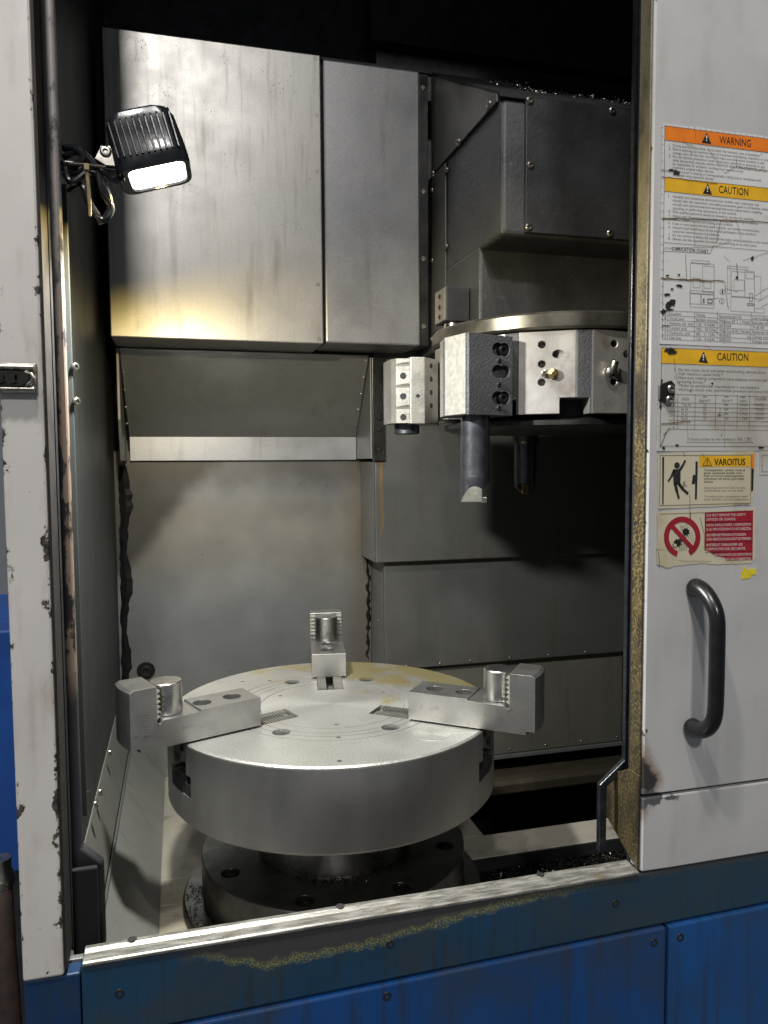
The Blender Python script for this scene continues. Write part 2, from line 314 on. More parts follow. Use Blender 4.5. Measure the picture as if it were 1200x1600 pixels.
# ------------------------------------------------------------------ mesh helper
class MB:
    def __init__(s): s.v = []; s.f = []
    def add(s, vs, fs):
        b = len(s.v); s.v += [Vector(p) for p in vs]; s.f += [tuple(b+i for i in f) for f in fs]; return s
    def box(s, x0, x1, y0, y1, z0, z1):
        return s.add([(x, y, z) for z in (z0, z1) for y in (y0, y1) for x in (x0, x1)],
                     [(0, 2, 3, 1), (4, 5, 7, 6), (0, 1, 5, 4), (2, 6, 7, 3), (0, 4, 6, 2), (1, 3, 7, 5)])
    def prism(s, pts, a, b, axis='z'):
        """closed outline extruded: axis z -> pts (x,y); axis y -> pts (x,z); axis x -> pts (y,z)"""
        def P(p, h): return {'z': (p[0], p[1], h), 'y': (p[0], h, p[1]), 'x': (h, p[0], p[1])}[axis]
        n = len(pts); vs = [P(p, a) for p in pts]+[P(p, b) for p in pts]
        return s.add(vs, [tuple(range(n-1, -1, -1)), tuple(range(n, 2*n))]+[(i, (i+1) % n, n+(i+1) % n, n+i) for i in range(n)])
    def lathe(s, prof, c=(0, 0, 0), n=64, axis=None):
        """prof: (r,h) pairs from axis to axis"""
        q = (Vector(axis) if axis else Vector((0, 0, 1))).to_track_quat('Z', 'Y'); c = Vector(c); vs = []; rows = []
        for r, h in prof:
            if r <= 1e-7: rows.append([len(vs)]); vs.append(c+q @ Vector((0, 0, h)))
            else:
                rows.append(list(range(len(vs), len(vs)+n)))
                vs += [c+q @ Vector((r*math.cos(2*math.pi*i/n), r*math.sin(2*math.pi*i/n), h)) for i in range(n)]
        fs = []
        for a, b in zip(rows, rows[1:]):
            for i in range(n):
                j = (i+1) % n
                if len(a) == 1 and len(b) == 1: continue
                if len(a) == 1: fs.append((a[0], b[j], b[i]))
                elif len(b) == 1: fs.append((a[i], a[j], b[0]))
                else: fs.append((a[i], a[j], b[j], b[i]))
        return s.add(vs, fs)
    def cyl(s, p0, p1, r, n=24, r1=None):
        p0, p1 = Vector(p0), Vector(p1); L = (p1-p0).length
        return s.lathe([(0, 0), (r, 0), (r if r1 is None else r1, L), (0, L)], p0, n, p1-p0)
    def tube(s, pts, r, n=12):
        pts = [Vector(p) for p in pts]; vs = []; m = len(pts); nrm = None
        for i, p in enumerate(pts):
            t = (pts[min(i+1, m-1)]-pts[max(i-1, 0)]).normalized()
            if nrm is None: nrm = t.orthogonal().normalized()
            nrm = (nrm-t*nrm.dot(t)).normalized(); bi = t.cross(nrm)
            rr = r[i] if isinstance(r, (list, tuple)) else r
            vs += [p+(nrm*math.cos(2*math.pi*k/n)+bi*math.sin(2*math.pi*k/n))*rr for k in range(n)]
        fs = [(i*n+k, i*n+(k+1) % n, (i+1)*n+(k+1) % n, (i+1)*n+k) for i in range(m-1) for k in range(n)]
        fs += [tuple(range(n-1, -1, -1)), tuple(range((m-1)*n, m*n))]
        return s.add(vs, fs)
    def merge(s, o): return s.add(o.v, o.f)
    def xf(s, mat): s.v = [mat @ p for p in s.v]; return s
    def mesh(s, name, off=Vector((0, 0, 0)), smooth=False):
        me = bpy.data.meshes.new(name); me.from_pydata([p-off for p in s.v], [], s.f)
        bm = bmesh.new(); bm.from_mesh(me); bmesh.ops.recalc_face_normals(bm, faces=bm.faces); bm.to_mesh(me); bm.free()
        if smooth:
            me.polygons.foreach_set('use_smooth', [True]*len(me.polygons))
            me.set_sharp_from_angle(angle=R(32))
        me.update(); return me

def world_of(o):
    v = Vector((0, 0, 0))
    while o is not None: v = v+o.location; o = o.parent
    return v
def obj(name, mb, mat, parent=None, bev=0, smooth=False, local=False, seg=2):
    off = Vector((0, 0, 0)) if local else (world_of(parent) if parent else Vector((0, 0, 0)))
    me = mb.mesh(name, off, smooth) if isinstance(mb, MB) else mb
    if isinstance(mb, MB): me.materials.append(M[mat] if isinstance(mat, str) else mat)
    o = bpy.data.objects.new(name, me); col.objects.link(o); o.parent = parent
    if bev:
        b = o.modifiers.new('bevel', 'BEVEL'); b.width = bev; b.segments = seg; b.limit_method = 'ANGLE'; b.angle_limit = R(40); b.harden_normals = False
        if not smooth: me.polygons.foreach_set('use_smooth', [False]*len(me.polygons))
    return o
def tag(o, label, cat=None, group=None, kind=None):
    if label: o['label'] = label
    if cat: o['category'] = cat
    if group: o['group'] = group
    if kind: o['kind'] = kind
    return o
def thing(name, loc, label, cat, group=None):
    o = bpy.data.objects.new(name, None); o.empty_display_size = .05; col.objects.link(o); o.location = loc
    return tag(o, label, cat, group)
def cut(o, cutter):
    """carve real holes, then drop the tool body"""
    off = world_of(o.parent) if o.parent else Vector((0, 0, 0))
    me = cutter.mesh('tool', off); t = bpy.data.objects.new('tool', me); col.objects.link(t)
    if o.parent: t.parent = o.parent
    m = o.modifiers.new('cut', 'BOOLEAN'); m.operation = 'DIFFERENCE'; m.object = t; m.solver = 'EXACT'; m.use_self = True
    dg = bpy.context.evaluated_depsgraph_get(); dg.update()
    new = bpy.data.meshes.new_from_object(o.evaluated_get(dg)); o.modifiers.clear(); old = o.data; o.data = new
    bpy.data.objects.remove(t); bpy.data.meshes.remove(me); bpy.data.meshes.remove(old)
    new.name = o.name
    return o
def smooth_obj(o, ang=32):
    o.data.polygons.foreach_set('use_smooth', [True]*len(o.data.polygons)); o.data.set_sharp_from_angle(angle=R(ang))

_scr = {}
def screw(parent, p, nrm, r, mat='screw', name='screw', flat=False):
    key = (mat, flat)
    if key not in _scr:
        prof = [(0, .05), (.46, .05), (.46, .46), (.72, .44), (.95, .22), (1, .0), (1, -.3), (0, -.3)] if not flat else [(0, -.35), (.45, -.35), (.45, .08), (.9, .08), (1, .0), (1, -.4), (0, -.4)]
        _scr[key] = MB().lathe(prof, n=14).mesh('screw', smooth=True); _scr[key].materials.append(M[mat])
    o = bpy.data.objects.new(name, _scr[key]); col.objects.link(o); o.parent = parent
    q = Vector(nrm).to_track_quat('Z', 'Y')
    pw = parent
    o.location = Vector(p)-world_of(parent); o.scale = (r, r, r)
    o.rotation_mode = 'QUATERNION'; o.rotation_quaternion = q @ Matrix.Rotation(random.random()*3, 4, 'Z').to_quaternion()
    return o
def chips(pts, smin, smax):
    mb = MB()
    for p in pts:
        s = random.uniform(smin, smax); q = Matrix.Rotation(random.random()*6, 4, Vector((random.random()-.5, random.random()-.5, random.random()-.4)))
        a = [Vector((s, 0, 0)), Vector((-.4*s, .7*s, .1*s)), Vector((-.5*s, -.6*s, .2*s)), Vector((.1*s, .1*s, .7*s))]
        mb.add([Vector(p)+(q @ v) for v in a], [(0, 1, 2), (0, 3, 1), (1, 3, 2), (2, 3, 0)])
    return mb

# ================================================================== the enclosure (setting of the work area)
XL, XR, YB = -.155, 1.32, 2.03
o = obj('left_wall', MB().box(XL-.02, XL, .985, 2.2, .60, 3.3), 'wall_dark'); tag(o, None, kind='structure')
for p in ((118, 573), (120, 627)):
    q = onY(*p, 1.085); screw(o, (q.x, 1.085, q.z), (.6, -.8, 0), .0055)
o2 = obj('wall_flange', MB().box(-.153, -.131, 1.085, 1.091, 1.02, 1.86), 'wall_dark', o, .0008)
o = obj('right_wall', MB().box(XR, XR+.02, .95, 2.2, .60, 3.3), 'wall_dark'); tag(o, None, kind='structure')
o = obj('upper_back_wall', MB().box(XL, XR, 2.12, 2.14, 1.3, 3.3), 'beam'); tag(o, None, kind='structure')
b = MB(); zt = onY(560, 62, 2.05).z
b.box(.52, XR, 2.05, 2.12, zt+.006, 3.3)
obj('beam', b, 'beam', o, .003)
obj('rail', MB().box(.53, XR, 2.03, 2.12, zt-.075, zt-.03), 'beam', o, .004)
obj('rail', MB().box(.535, .92, 2.00, 2.12, zt-.16, zt-.095), 'beam', o, .003)
o = obj('ceiling', MB().box(XL-.02, XR+.02, .95, 2.2, 3.3, 3.32), 'black_roof'); tag(o, None, kind='structure')
o = obj('front_header', MB().box(-.4, 1.6, .92, .96, 3.0, 3.6), 'black_roof'); tag(o, None, kind='structure')

# ---- back wall, stained
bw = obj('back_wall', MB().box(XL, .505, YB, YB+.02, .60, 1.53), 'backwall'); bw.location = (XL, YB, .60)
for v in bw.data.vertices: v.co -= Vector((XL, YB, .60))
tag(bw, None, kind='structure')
def strip(name, px, mat, parent, Y, t):
    """ragged bead of sealant pressed on the wall: left and right outline at rising heights"""
    mb = MB(); L = []; Rr = []
    for y, xl, xr in px:
        a = onY(xl+random.uniform(-1.5, 1.5), y, Y); c = onY(xr+random.uniform(-2.5, 2.5), y, Y); L.append((a.x, a.z)); Rr.append((c.x, c.z))
    n = len(L)
    for i in range(n-1):
        m0 = ((L[i][0]+Rr[i][0])/2, (L[i][1]+Rr[i][1])/2); m1 = ((L[i+1][0]+Rr[i+1][0])/2, (L[i+1][1]+Rr[i+1][1])/2)
        for A, B_ in (((L[i], L[i+1]), (m0, m1)), ((m0, m1), (Rr[i], Rr[i+1]))):
            ya = Y if A[0] in L else Y-t; yb = Y-t if B_[0] not in Rr else Y
            mb.add([(A[0][0], ya, A[0][1]), (B_[0][0], yb, B_[0][1]), (B_[1][0], yb, B_[1][1]), (A[1][0], ya, A[1][1])], [(0, 1, 2, 3)])
    return obj(name, mb, mat, parent, smooth=True)
strip('sealant_bead', [(y, 186+(y-740)*.012, 203+4*math.sin(y*.05)-(max(0, y-950)*.03)) for y in range(728, 1075, 9)], 'seal', bw, YB-.001, .006)
strip('sealant_bead', [(y, 573+3*math.sin(y*.3)*.5, 577+random.uniform(-1, 1.5)) for y in range(735, 1035, 6)], 'seal', bw, YB-.001, .005)
q = onY(228, 1048, YB)
nut = obj('nut', MB().lathe([(0, -.001), (.024, -.001), (.022, .003), (.0, .003)], (q.x, YB, q.z), 11, (0, -1, 0)), 'seal', bw, smooth=True)
obj('nut', MB().lathe([(0, .002), (.007, .002), (.008, .009), (.0125, .009), (.0155, .006), (.0155, 0), (0, 0)], (q.x, YB-.002, q.z), 18, (0, -1, 0)), 'steel_dark', bw, smooth=True)

# ---- floor of the work area
FZ = .68
PE = onZ(936, 1279, FZ).y
fl = obj('work_floor', MB().box(-.053, XR, .935, 1.325, FZ-.06, FZ).box(-.053, .545, 1.325, 1.43, FZ-.06, FZ).box(-.053, XR, 1.43, PE, FZ-.06, FZ).box(-.053, .63, PE, 2.2, FZ-.06, FZ), 'floor', None, .003); tag(fl, None, kind='structure')
obj('chip_trough', MB().box(.545, XR, 1.325, 1.43, FZ-.055, FZ-.03).box(.546, XR, 1.424, 1.4292, FZ-.03, FZ-.001).box(.5455, .549, 1.327, 1.424, FZ-.03, FZ-.001), 'void', fl)  # black liner: the trough's shade is put into its colour
obj('pit', MB().box(.625, XR, PE-.02, 2.2, .30, .33).box(.625, XR, PE-.03, PE-.02, .33, FZ-.061).box(.615, .625, PE-.03, 2.2, .33, FZ-.061).box(.5, XR, 2.145, 2.2, .30, 1.32).box(XR, XR+.02, PE, 2.2, .3, .6), 'void', fl)
obj('pit_beam', MB().prism([(1.86, .60), (1.86, .625), (1.868, .635), (1.885, .64), (1.96, .64), (1.96, .60)], .63, XR, 'x'), 'floor_dark', fl, .004)
pl = MB(); pl.prism([(-.052, FZ+.002), (-.053, FZ-.02), (-.15, .755), (-.130, .788)], .935, 2.03, 'y')
obj('chute_plate', pl, 'plate', fl, .001)
pl = MB(); pl.prism([(-.133, .802), (-.1545, .790), (-.1545, .915), (-.1528, .915)], .985, 2.03, 'y'); obj('floor_rail', pl, 'plate', fl, .001)
pl = MB(); pl.prism([(-.1315, .8015), (-.1275, .7985), (-.1290, .789), (-.1345, .789)], .985, 2.03, 'y'); obj('rail_lip', pl, 'hood', fl, .001)
for p in ((172, 1175), (157, 1237), (150, 1256)):
    q = onX(*p, -.142); screw(fl, q, (1, 0, .16), .0068)
pts = []
for i in range(2600):
    x = random.uniform(.55, XR-.05); y = random.uniform(1.327, 1.428); pts.append((x, y, FZ-.028+random.uniform(0, .022)*math.sin((y-1.327)/.101*math.pi)))
t = obj('metal_chips', chips(pts, .0015, .0055), 'chip'); tag(t, 'heap of black oily steel chips in the floor trough', 'chips', kind='stuff')
obj('sill_back', MB().box(-.14, XR, .925, .934, .60, .921), 'hood', fl, .001)

# ================================================================== sheet metal guards
t = thing('upper_guard', (.1, 1.72, 1.765), 'tall pale spattered steel guard box behind the lit work lamp', 'guard')
b = MB().box(-.131, .3225, 1.72, 1.90, 1.765, 2.392); obj('front_sheet', b, 'panel', t, .0025)
for p in ((496, 92), (496, 180), (496, 268), (497, 445), (501, 530)):
    q = onY(*p, 1.72); screw(t, (min(q.x, .313), 1.72, q.z), (0, -1, 0), .0042, flat=True, name='rivet')
t = thing('side_guard', (.44, 1.735, 1.767), 'brushed grey steel guard beside the spattered guard box', 'guard')
b = MB().box(.3305, .555, 1.733, 1.90, 1.770, 2.392); obj('front_sheet', b, 'panel_b', t, .004)
b = MB().box(.557, .5785, 1.742, 1.90, 1.772, 2.394); obj('flange', b, 'steel_dark', t, .001)
for p in ((661, 137), (661, 299), (661, 404), (661, 510)):
    q = onY(*p, 1.742); screw(t, (.567, 1.742, q.z), (0, -1, 0), .0062)
obj('top_edge', MB().box(.329, .5785, 1.738, 1.90, 2.3925, 2.398), 'black_roof', t)

# hood: a pocket whose back slopes away downward
t = thing('deflector_hood', (.17, 1.86, 1.505), 'grey pocket-shaped chip deflector under the spattered guard box', 'deflector')
zt_, zb = 1.762, 1.505
A = [(-.124, 1.861, zt_), (.463, 1.861, zt_), (.465, 2.022, 1.566), (-.116, 2.022, 1.566)]
mb = MB().add(A+[(x, y+.006, z) for x, y, z in A], [(0, 1, 2, 3), (4, 7, 6, 5), (0, 4, 5, 1), (1, 5, 6, 2), (2, 6, 7, 3), (3, 7, 4, 0)]); obj('sloped_sheet', mb, 'hood', t, .0012)
obj('lip', MB().box(-.116, .4648, 2.018, 2.027, zb, 1.566), 'panel_b', t, .0012)
mb = MB().prism([(1.860, zt_), (1.860, 1.60), (1.90, zb), (2.026, zb), (2.026, 1.57), (1.875, zt_)], -.131, -.1245, 'x'); obj('cheek', mb, 'hood', t, .001)
mb = MB().prism([(1.861, zt_-.004), (1.861, zb+.002), (2.026, zb+.002), (2.026, zt_-.004)], .4655, .4695, 'x'); obj('cheek', mb, 'hood', t, .001)
obj('flange', MB().box(.470, .5015, 1.857, 1.863, zb-.003, 1.758), 'steel_dark', t, .001)
for p, r in (((593, 577), .0075), ((593, 593), .0055), ((594, 625), .0055), ((593, 652), .0085), ((593, 671), .0062), ((593, 703), .0062)):
    q = onY(*p, 1.857); screw(t, (q.x, 1.857, q.z), (0, -1, 0), r, 'black_screw')
for i in range(5):   # studs along the two bends
    f = .06+.9*i/4.6
    for x in (-.119, .4585): screw(t, (x, 1.861+(.16)*f, zt_-(.196)*f), (0, -.77, -.64), .0032)
obj('back_sheet', MB().box(-.131, .47, 1.872, 1.878, 1.764, 1.80), 'black_roof', t)

# telescoping way covers on the right
t = thing('way_cover', (.9, 1.87, 1.24), 'uppermost dark grey way cover behind the hanging boring bars', 'way cover', 'telescoping way covers')
obj('sheet', MB().box(.478, XR, 1.868, 1.884, 1.243, 1.775), 'cover_top', t, .0025)
obj('folded_edge', MB().box(.4785, .4845, 1.8855, 2.028, 1.243, 1.5), 'hood', t, .001)
t = thing('way_cover', (.9, 1.888, .96), 'middle grey way cover behind the right chuck jaw', 'way cover', 'telescoping way covers')
obj('sheet', MB().box(.505, XR, 1.888, 1.902, .958, 1.265), 'cover', t, .0025)
obj('folded_edge', MB().box(.5055, .512, 1.9035, 2.028, .8, 1.24), 'hood', t, .001)
for px in (635, 688, 735, 797, 857, 915): 
    q = onY(px, 1034-(px-635)*.058, 1.888); screw(t, (q.x, 1.888, .966), (0, -1, 0), .0034)
screw(t, onY(592, 970, 1.888), (0, -1, 0), .003)
t = thing('way_cover', (.95, 1.908, .69), 'lowest paler way cover just above the dark floor corner', 'way cover', 'telescoping way covers')
obj('sheet', MB().box(.515, 1.215, 1.906, 1.92, .694, .985), 'cover_low', t, .002)
obj('hem', MB().box(.515, 1.215, 1.900, 1.925, .682, .692), 'hood', t, .001)
for px in (797, 853, 908, 964):
    q = onY(px, 1168-(px-797)*.07, 1.906); screw(t, (q.x, 1.906, .705), (0, -1, 0), .0036)

# ================================================================== spindle base and chuck
CX, CY, CZ = .274, 1.41, 1.04
t = thing('spindle_base', (CX, CY, FZ), 'dark round spindle base ring with chip-filled bolt holes', 'spindle base')
ring = obj('ring', MB().lathe([(0, .70), (.249, .70), (.249, .7745), (.2475, .776), (.0, .776)], (CX, CY, 0), 96), 'steel_dark', t, smooth=True)
ct = MB(); holes = []
for p in ((478, 1403), (637, 1382), (355, 1359), (333, 1324)):
    q = onZ(*p, .776); v = Vector((q.x-CX, q.y-CY)); holes.append(math.degrees(math.atan2(v.y, v.x)))
HA = [holes[0]+k*45 for k in range(8)]
for a in HA:
    x, y = CX+.215*math.cos(R(a)), CY+.215*math.sin(R(a)); ct.cyl((x, y, .752), (x, y, .80), .0165, 20)
cut(ring, ct); smooth_obj(ring)
bv = ring.modifiers.new('bevel', 'BEVEL'); bv.width = .0012; bv.segments = 2; bv.limit_method = 'ANGLE'; bv.angle_limit = R(50)
obj('flange', MB().lathe([(0, .675), (.285, .675), (.285, .690), (.280, .698), (.251, .698), (.251, .69), (0, .70)], (CX, CY, 0), 96), 'steel_dark', t, smooth=True)
obj('neck', MB().lathe([(0, .77), (.146, .77), (.146, .8975), (0, .8975)], (CX, CY, 0), 80), 'steel', t, smooth=True)
pts = []
for a in HA:
    x, y = CX+.215*math.cos(R(a)), CY+.215*math.sin(R(a))
    screw(t, (x, y, .762), (0, 0, 1), .0135, 'steel_dark', 'bolt')
    for i in range(60):
        rr = .0155*math.sqrt(random.random()); aa = random.random()*6.3; pts.append((x+rr*math.cos(aa), y+rr*math.sin(aa), .756+random.uniform(0, .016)))
for i in range(150):
    aa = R(random.gauss(-98, 16)); rr = .146+abs(random.gauss(0, .012))+.002; pts.append((CX+rr*math.cos(aa), CY+rr*math.sin(aa), .777))
for i in range(240):
    aa = R(random.uniform(170, 262)); rr = random.uniform(.252, .284); pts.append((CX+rr*math.cos(aa), CY+rr*math.sin(aa), .700))
k = obj('swarf', chips(pts, .0012, .0038), 'chip', t); k['kind'] = 'stuff'

ch = thing('lathe_chuck', (CX, CY, .899), 'big round three-jaw chuck of bright ground steel', 'chuck')
prof = [(0, .899), (.300, .899), (.305, .905), (.305, 1.037), (.3025, 1.04)]
for r in (.195, .176, .160, .137): prof += [(r+.0010, 1.04), (r+.0007, 1.0384), (r-.0007, 1.0384), (r-.0010, 1.04)]
prof += [(.0, 1.04)]
body = obj('body', MB().lathe(prof, (CX, CY, 0), 144), 'chuck', ch)
body.location = (0, 0, .141)
for v in body.data.vertices: v.co.z -= .141
JA = [81.3, -38.7, -158.7]
ct = MB()
for a in JA:
    m = Matrix.Translation((CX, CY, 0)) @ Matrix.Rotation(R(a), 4, 'Z')
    s = MB().box(.088, .36, -.0265, .0265, .972, 1.06); s.xf(m); ct.merge(s)
    s = MB().box(.22, .36, -.042, .042, .950, .986); s.xf(m); ct.merge(s)
cut(body, ct)
ct = MB()
for a in JA:
    for da in (-27, 27):
        x, y = CX+.172*math.cos(R(a+da)), CY+.172*math.sin(R(a+da)); ct.cyl((x, y, 1.012), (x, y, 1.06), .0158, 24)
for r_, a_ in ((.118, -97.8), (.181, -98.1), (.283, -99), (.118, 20), (.118, 140), (.20, 30), (.27, 38), (.21, 118), (.25, 128), (.20, 150)):
    x, y = CX+r_*math.cos(R(a_)), CY+r_*math.sin(R(a_)); ct.cyl((x, y, 1.02), (x, y, 1.06), .0042, 12)
cut(body, ct)
bv = body.modifiers.new('bevel', 'BEVEL'); bv.width = .0009; bv.segments = 1; bv.limit_method = 'ANGLE'; bv.angle_limit = R(50)
smooth_obj(body, 25)
for a in JA:
    for da in (-27, 27):
        x, y = CX+.172*math.cos(R(a+da)), CY+.172*math.sin(R(a+da)); screw(ch, (x, y, 1.0155), (0, 0, 1), .0125, 'steel', 'bolt')
a_ = -58; x, y = CX+.245*math.cos(R(a_)), CY+.245*math.sin(R(a_))
obj('plug', MB().lathe([(0, 1.0404), (.031, 1.0404), (.032, 1.0385), (.033, 1.0385), (.033, 1.03), (0, 1.03)], (x, y, 0), 40), 'chuck', ch, smooth=True)

# one jaw in its own frame: x outward along the slot, y across, z up (0 = chuck face)
HW = .0365
pr = [(.170, .004), (.170, .053), (.279, .053), (.280, .050), (.343, .049), (.349, .044), (.3525, .047), (.3525, .105), (.394, .105), (.400, .101), (.400, .010), (.385, .010), (.385, .004)]
def jaw_mesh():
    mb = MB(); ys = [-HW+2*HW*i/8 for i in range(9)]; n = len(pr); vs = []
    for y in ys:
        for x, z in pr:
            if x > .384: x -= (math.sqrt(max(0, .05**2))*0)+(y/HW)**2*.004
            vs.append((x, y, z))
    fs = [tuple(range(n-1, -1, -1)), tuple((len(ys)-1)*n+i for i in range(n))]
    for j in range(len(ys)-1):
        fs += [(j*n+i, j*n+(i+1) % n, (j+1)*n+(i+1) % n, (j+1)*n+i) for i in range(n)]
    return mb.add(vs, fs)
tmp = obj('jaw', jaw_mesh(), 'jaw_steel' if 'jaw_steel' in M else 'steel')
ct = MB()
for x in (.207, .262): ct.cyl((x, 0, .018), (x, 0, .08), .0155, 24)
cut(tmp, ct); jm = tmp.data; bpy.data.objects.remove(tmp); jm.name = 'jaw'
ins = MB().lathe([(0, 0), (.0262, 0), (.0262, .0505), (.0250, .052), (.0, .052)], (.3245, 0, .0505), 40).mesh('insert', smooth=True); ins.materials.append(M['steel'])
tbs = []
for s in (-1, 1):
    tb = MB()
    zs = [.052+i*.0083 for i in range(6)]; pf_ = [(.3540, .0515)]
    for z in zs: pf_ += [(.3528, z), (.3468, z+.0038), (.3528, z+.0077)]
    pf_ += [(.3540, .1030)]; tb.prism(pf_, s*.0364 if s < 0 else .0240, -.0240 if s < 0 else .0364, 'y')
    tb = tb.mesh('grip_teeth'); tb.materials.append(M['ground']); tbs.append(tb)
bolt = MB().lathe([(0, .010), (.0065, .010), (.0065, .0165), (.0125, .0165), (.013, .015), (.013, 0), (0, 0)], (0, 0, .0185), 20).mesh('bolt', smooth=True); bolt.materials.append(M['steel_dark'])
ms = MB()
for s in (-1, 1):
    y0, y1 = sorted((s*.008, s*.0255)); ms.box(.096, .30, y0, y1, -.03, -.0035)
    for i in range(38):
        x = .0975+i*.0053; ms.box(x, x+.0030, y0, y1, -.0037, .0005 if x < .165 else .0035)
ms.box(.094, .102, -.0255, .0255, -.03, -.004).box(.096, .30, -.0075, .0075, -.04, -.022)
ms = ms.mesh('master_jaw'); ms.materials.append(M['castlight'])
end = MB().box(.255, .3035, -.012, .012, -.088, -.056).box(.255, .302, -.038, .038, -.088, -.07).mesh('slot_end'); end.materials.append(M['black_roof'])
for a, lab in zip(JA, ('jaw at the back of the chuck, facing the camera', 'right-hand jaw marked 3', 'left-hand jaw with raised cast marks')):
    j = bpy.data.objects.new('jaw', jm); col.objects.link(j); j.parent = ch; j.location = (0, 0, .141); j.rotation_euler = (0, 0, R(a)); j['label'] = lab
    bv = j.modifiers.new('bevel', 'BEVEL'); bv.width = .0007; bv.segments = 2; bv.limit_method = 'ANGLE'; bv.angle_limit = R(40)
    for nm, me, lo in (('insert', ins, (0, 0, 0)), ('grip_teeth', tbs[0], (0, 0, 0)), ('grip_teeth', tbs[1], (0, 0, 0)), ('bolt', bolt, (.207, 0, 0)), ('bolt', bolt, (.262, 0, 0)), ('master_jaw', ms, (0, 0, 0)), ('slot_end', end, (0, 0, 0))):
        c = bpy.data.objects.new(nm, me); col.objects.link(c); c.parent = j; c.location = lo
JAWS = [o for o in ch.children if o.name.startswith('jaw')]

# ================================================================== turret housing
t = thing('turret_housing', (.8, 1.55, 1.76), 'dark grey cast turret housing with bolted cover plate', 'turret housing')
HX = .592
b = MB().prism([(1.352, 1.921), (1.352, 2.160), (1.36, 2.174), (1.90, 2.174), (1.90, 1.921)], HX, 1.25, 'x'); obj('casting', b, 'casting', t, .009, seg=3)
b = MB().box(HX-.001, 1.25, 1.458, 1.90, 1.757, 1.93); obj('lower_casting', b, 'casting', t, .007, seg=3)
b = MB().prism([(1.348, 2.1765), (1.742, 2.398), (1.742, 2.390), (1.348, 2.1685)], HX-.004, 1.25, 'x'); obj('sloped_roof', b, 'black_roof', t, .001)
b = MB().prism([(1.362, 2.178), (1.742, 2.389), (1.742, 2.165), (1.362, 2.165)], HX-.006, HX-.002, 'x'); gs = obj('side_plate', b, 'cover', t, .001)
for p in ((764, 163), (716, 222), (676, 271)): screw(gs, onX(*p, HX-.006), (-1, 0, 0), .0085)
b = MB().box(HX-.005, HX-.0015, 1.648, 1.742, 1.80, 2.160); gs = obj('side_plate', b, 'cover', t, .001)
for p in ((698, 265), (697, 385), (675, 297), (675, 407), (674, 530)): screw(gs, onX(*p, HX-.005), (-1, 0, 0), .006)
b = MB().box(.637, 1.25, 1.342, 1.3505, 1.926, 2.170); gs = obj('cover_plate', b, 'coverplate', t, .001)
for p in ((828, 157), (829, 258), (826, 355), (957, 173), (953, 365)): screw(gs, onY(*p, 1.342), (0, -1, 0), .0075)
b = MB().box(.537, .588, 1.502, 1.568, 1.787, 1.857); bl = obj('side_block', b, 'coverplate', t, .002)
obj('side_face', MB().box(.5345, .537, 1.504, 1.566, 1.789, 1.855), 'castlight', bl, .0008)
for z in (1.80, 1.82, 1.842): screw(bl, (.5345, 1.535, z), (-1, 0, 0), .005, 'black_screw')
obj('stop_pad', MB().lathe([(0, 1.772), (.021, 1.772), (.021, 1.786), (0, 1.786)], (.565, 1.533, 0), 28), 'steel', bl, smooth=True)
mb = MB(); random.seed(5); pts = []
for i in range(420):
    f = random.random(); y = 1.36+.36*f*random.random(); pts.append((random.uniform(.62, 1.2), y, 2.184+(y-1.348)*.562))
k = obj('swarf', chips(pts, .001, .004), 'screw', t); k['kind'] = 'stuff'

# ================================================================== tool turret
TX, TY = .735, 1.41
t = thing('tool_turret', (TX, TY, 1.555), 'twelve-sided steel tool turret hanging under the grey housing', 'turret')
obj('top_ring', MB().lathe([(0, 1.723), (.242, 1.723), (.2465, 1.727), (.2465, 1.748), (.243, 1.752), (.0, 1.752)], (TX, TY, 0), 96), 'ring_steel', t, smooth=True)
poly = []
def pt(r, a): return (TX+r*math.cos(R(a)), TY+r*math.sin(R(a)))
AP = .236
for k in range(12):
    a = -180+30*k
    poly += [pt(AP/math.cos(R(12.2)), a-12.2), pt(AP/math.cos(R(10.5)), a+10.5), pt(.2395, a+11.5), pt(.2395, a+17.2)]
bd = obj('drum', MB().prism(poly, 1.580, 1.7205), 'turret_steel' if 'turret_steel' in M else 'steel', t)
ct = MB()
for a in (-120, -90, -180, -150):
    n = Vector((math.cos(R(a)), math.sin(R(a)), 0)); tv = Vector((-n.y, n.x, 0)); c0 = Vector((TX, TY, 0))+n*AP
    for z in (1.634, 1.665, 1.698):
        p = c0+tv*(-.012)+Vector((0, 0, z)); ct.cyl(p-n*.03, p+n*.02, .0064, 16)
    p = c0+tv*.016+Vector((0, 0, 1.681)); ct.cyl(p-n*.02-tv*.02, p+n*.02+tv*.02, .0072, 16)
for k in range(12):
    a = -180+30*k; ct.prism([pt(.30, a+4.5), pt(.30, a+16.5), pt(.165, a+16.5), pt(.165, a+4.5)], 1.56, 1.607)
cut(bd, ct)
bd.data.materials.append(M['castblack'])
for p_ in bd.data.polygons:
    v_ = p_.center+world_of(t)-Vector((TX, TY, 0)); an = math.degrees(math.atan2(v_.y, v_.x)) % 30
    if abs(p_.normal.z) < .3 and 11.2 < an < 17.6 and p_.center.z+1.555 > 1.607: p_.material_index = 1
bv = bd.modifiers.new('bevel', 'BEVEL'); bv.width = .0008; bv.segments = 1; bv.limit_method = 'ANGLE'; bv.angle_limit = R(60)
obj('floor_disc', MB().lathe([(0, 1.556), (.205, 1.556), (.222, 1.562), (.222, 1.570), (.19, 1.579), (0, 1.579)], (TX, TY, 0), 80), 'steel_dark', t, smooth=True)
obj('core', MB().lathe([(0, 1.578), (.188, 1.578), (.188, 1.608), (0, 1.608)], (TX, TY, 0), 48), 'black_roof', t, smooth=True)
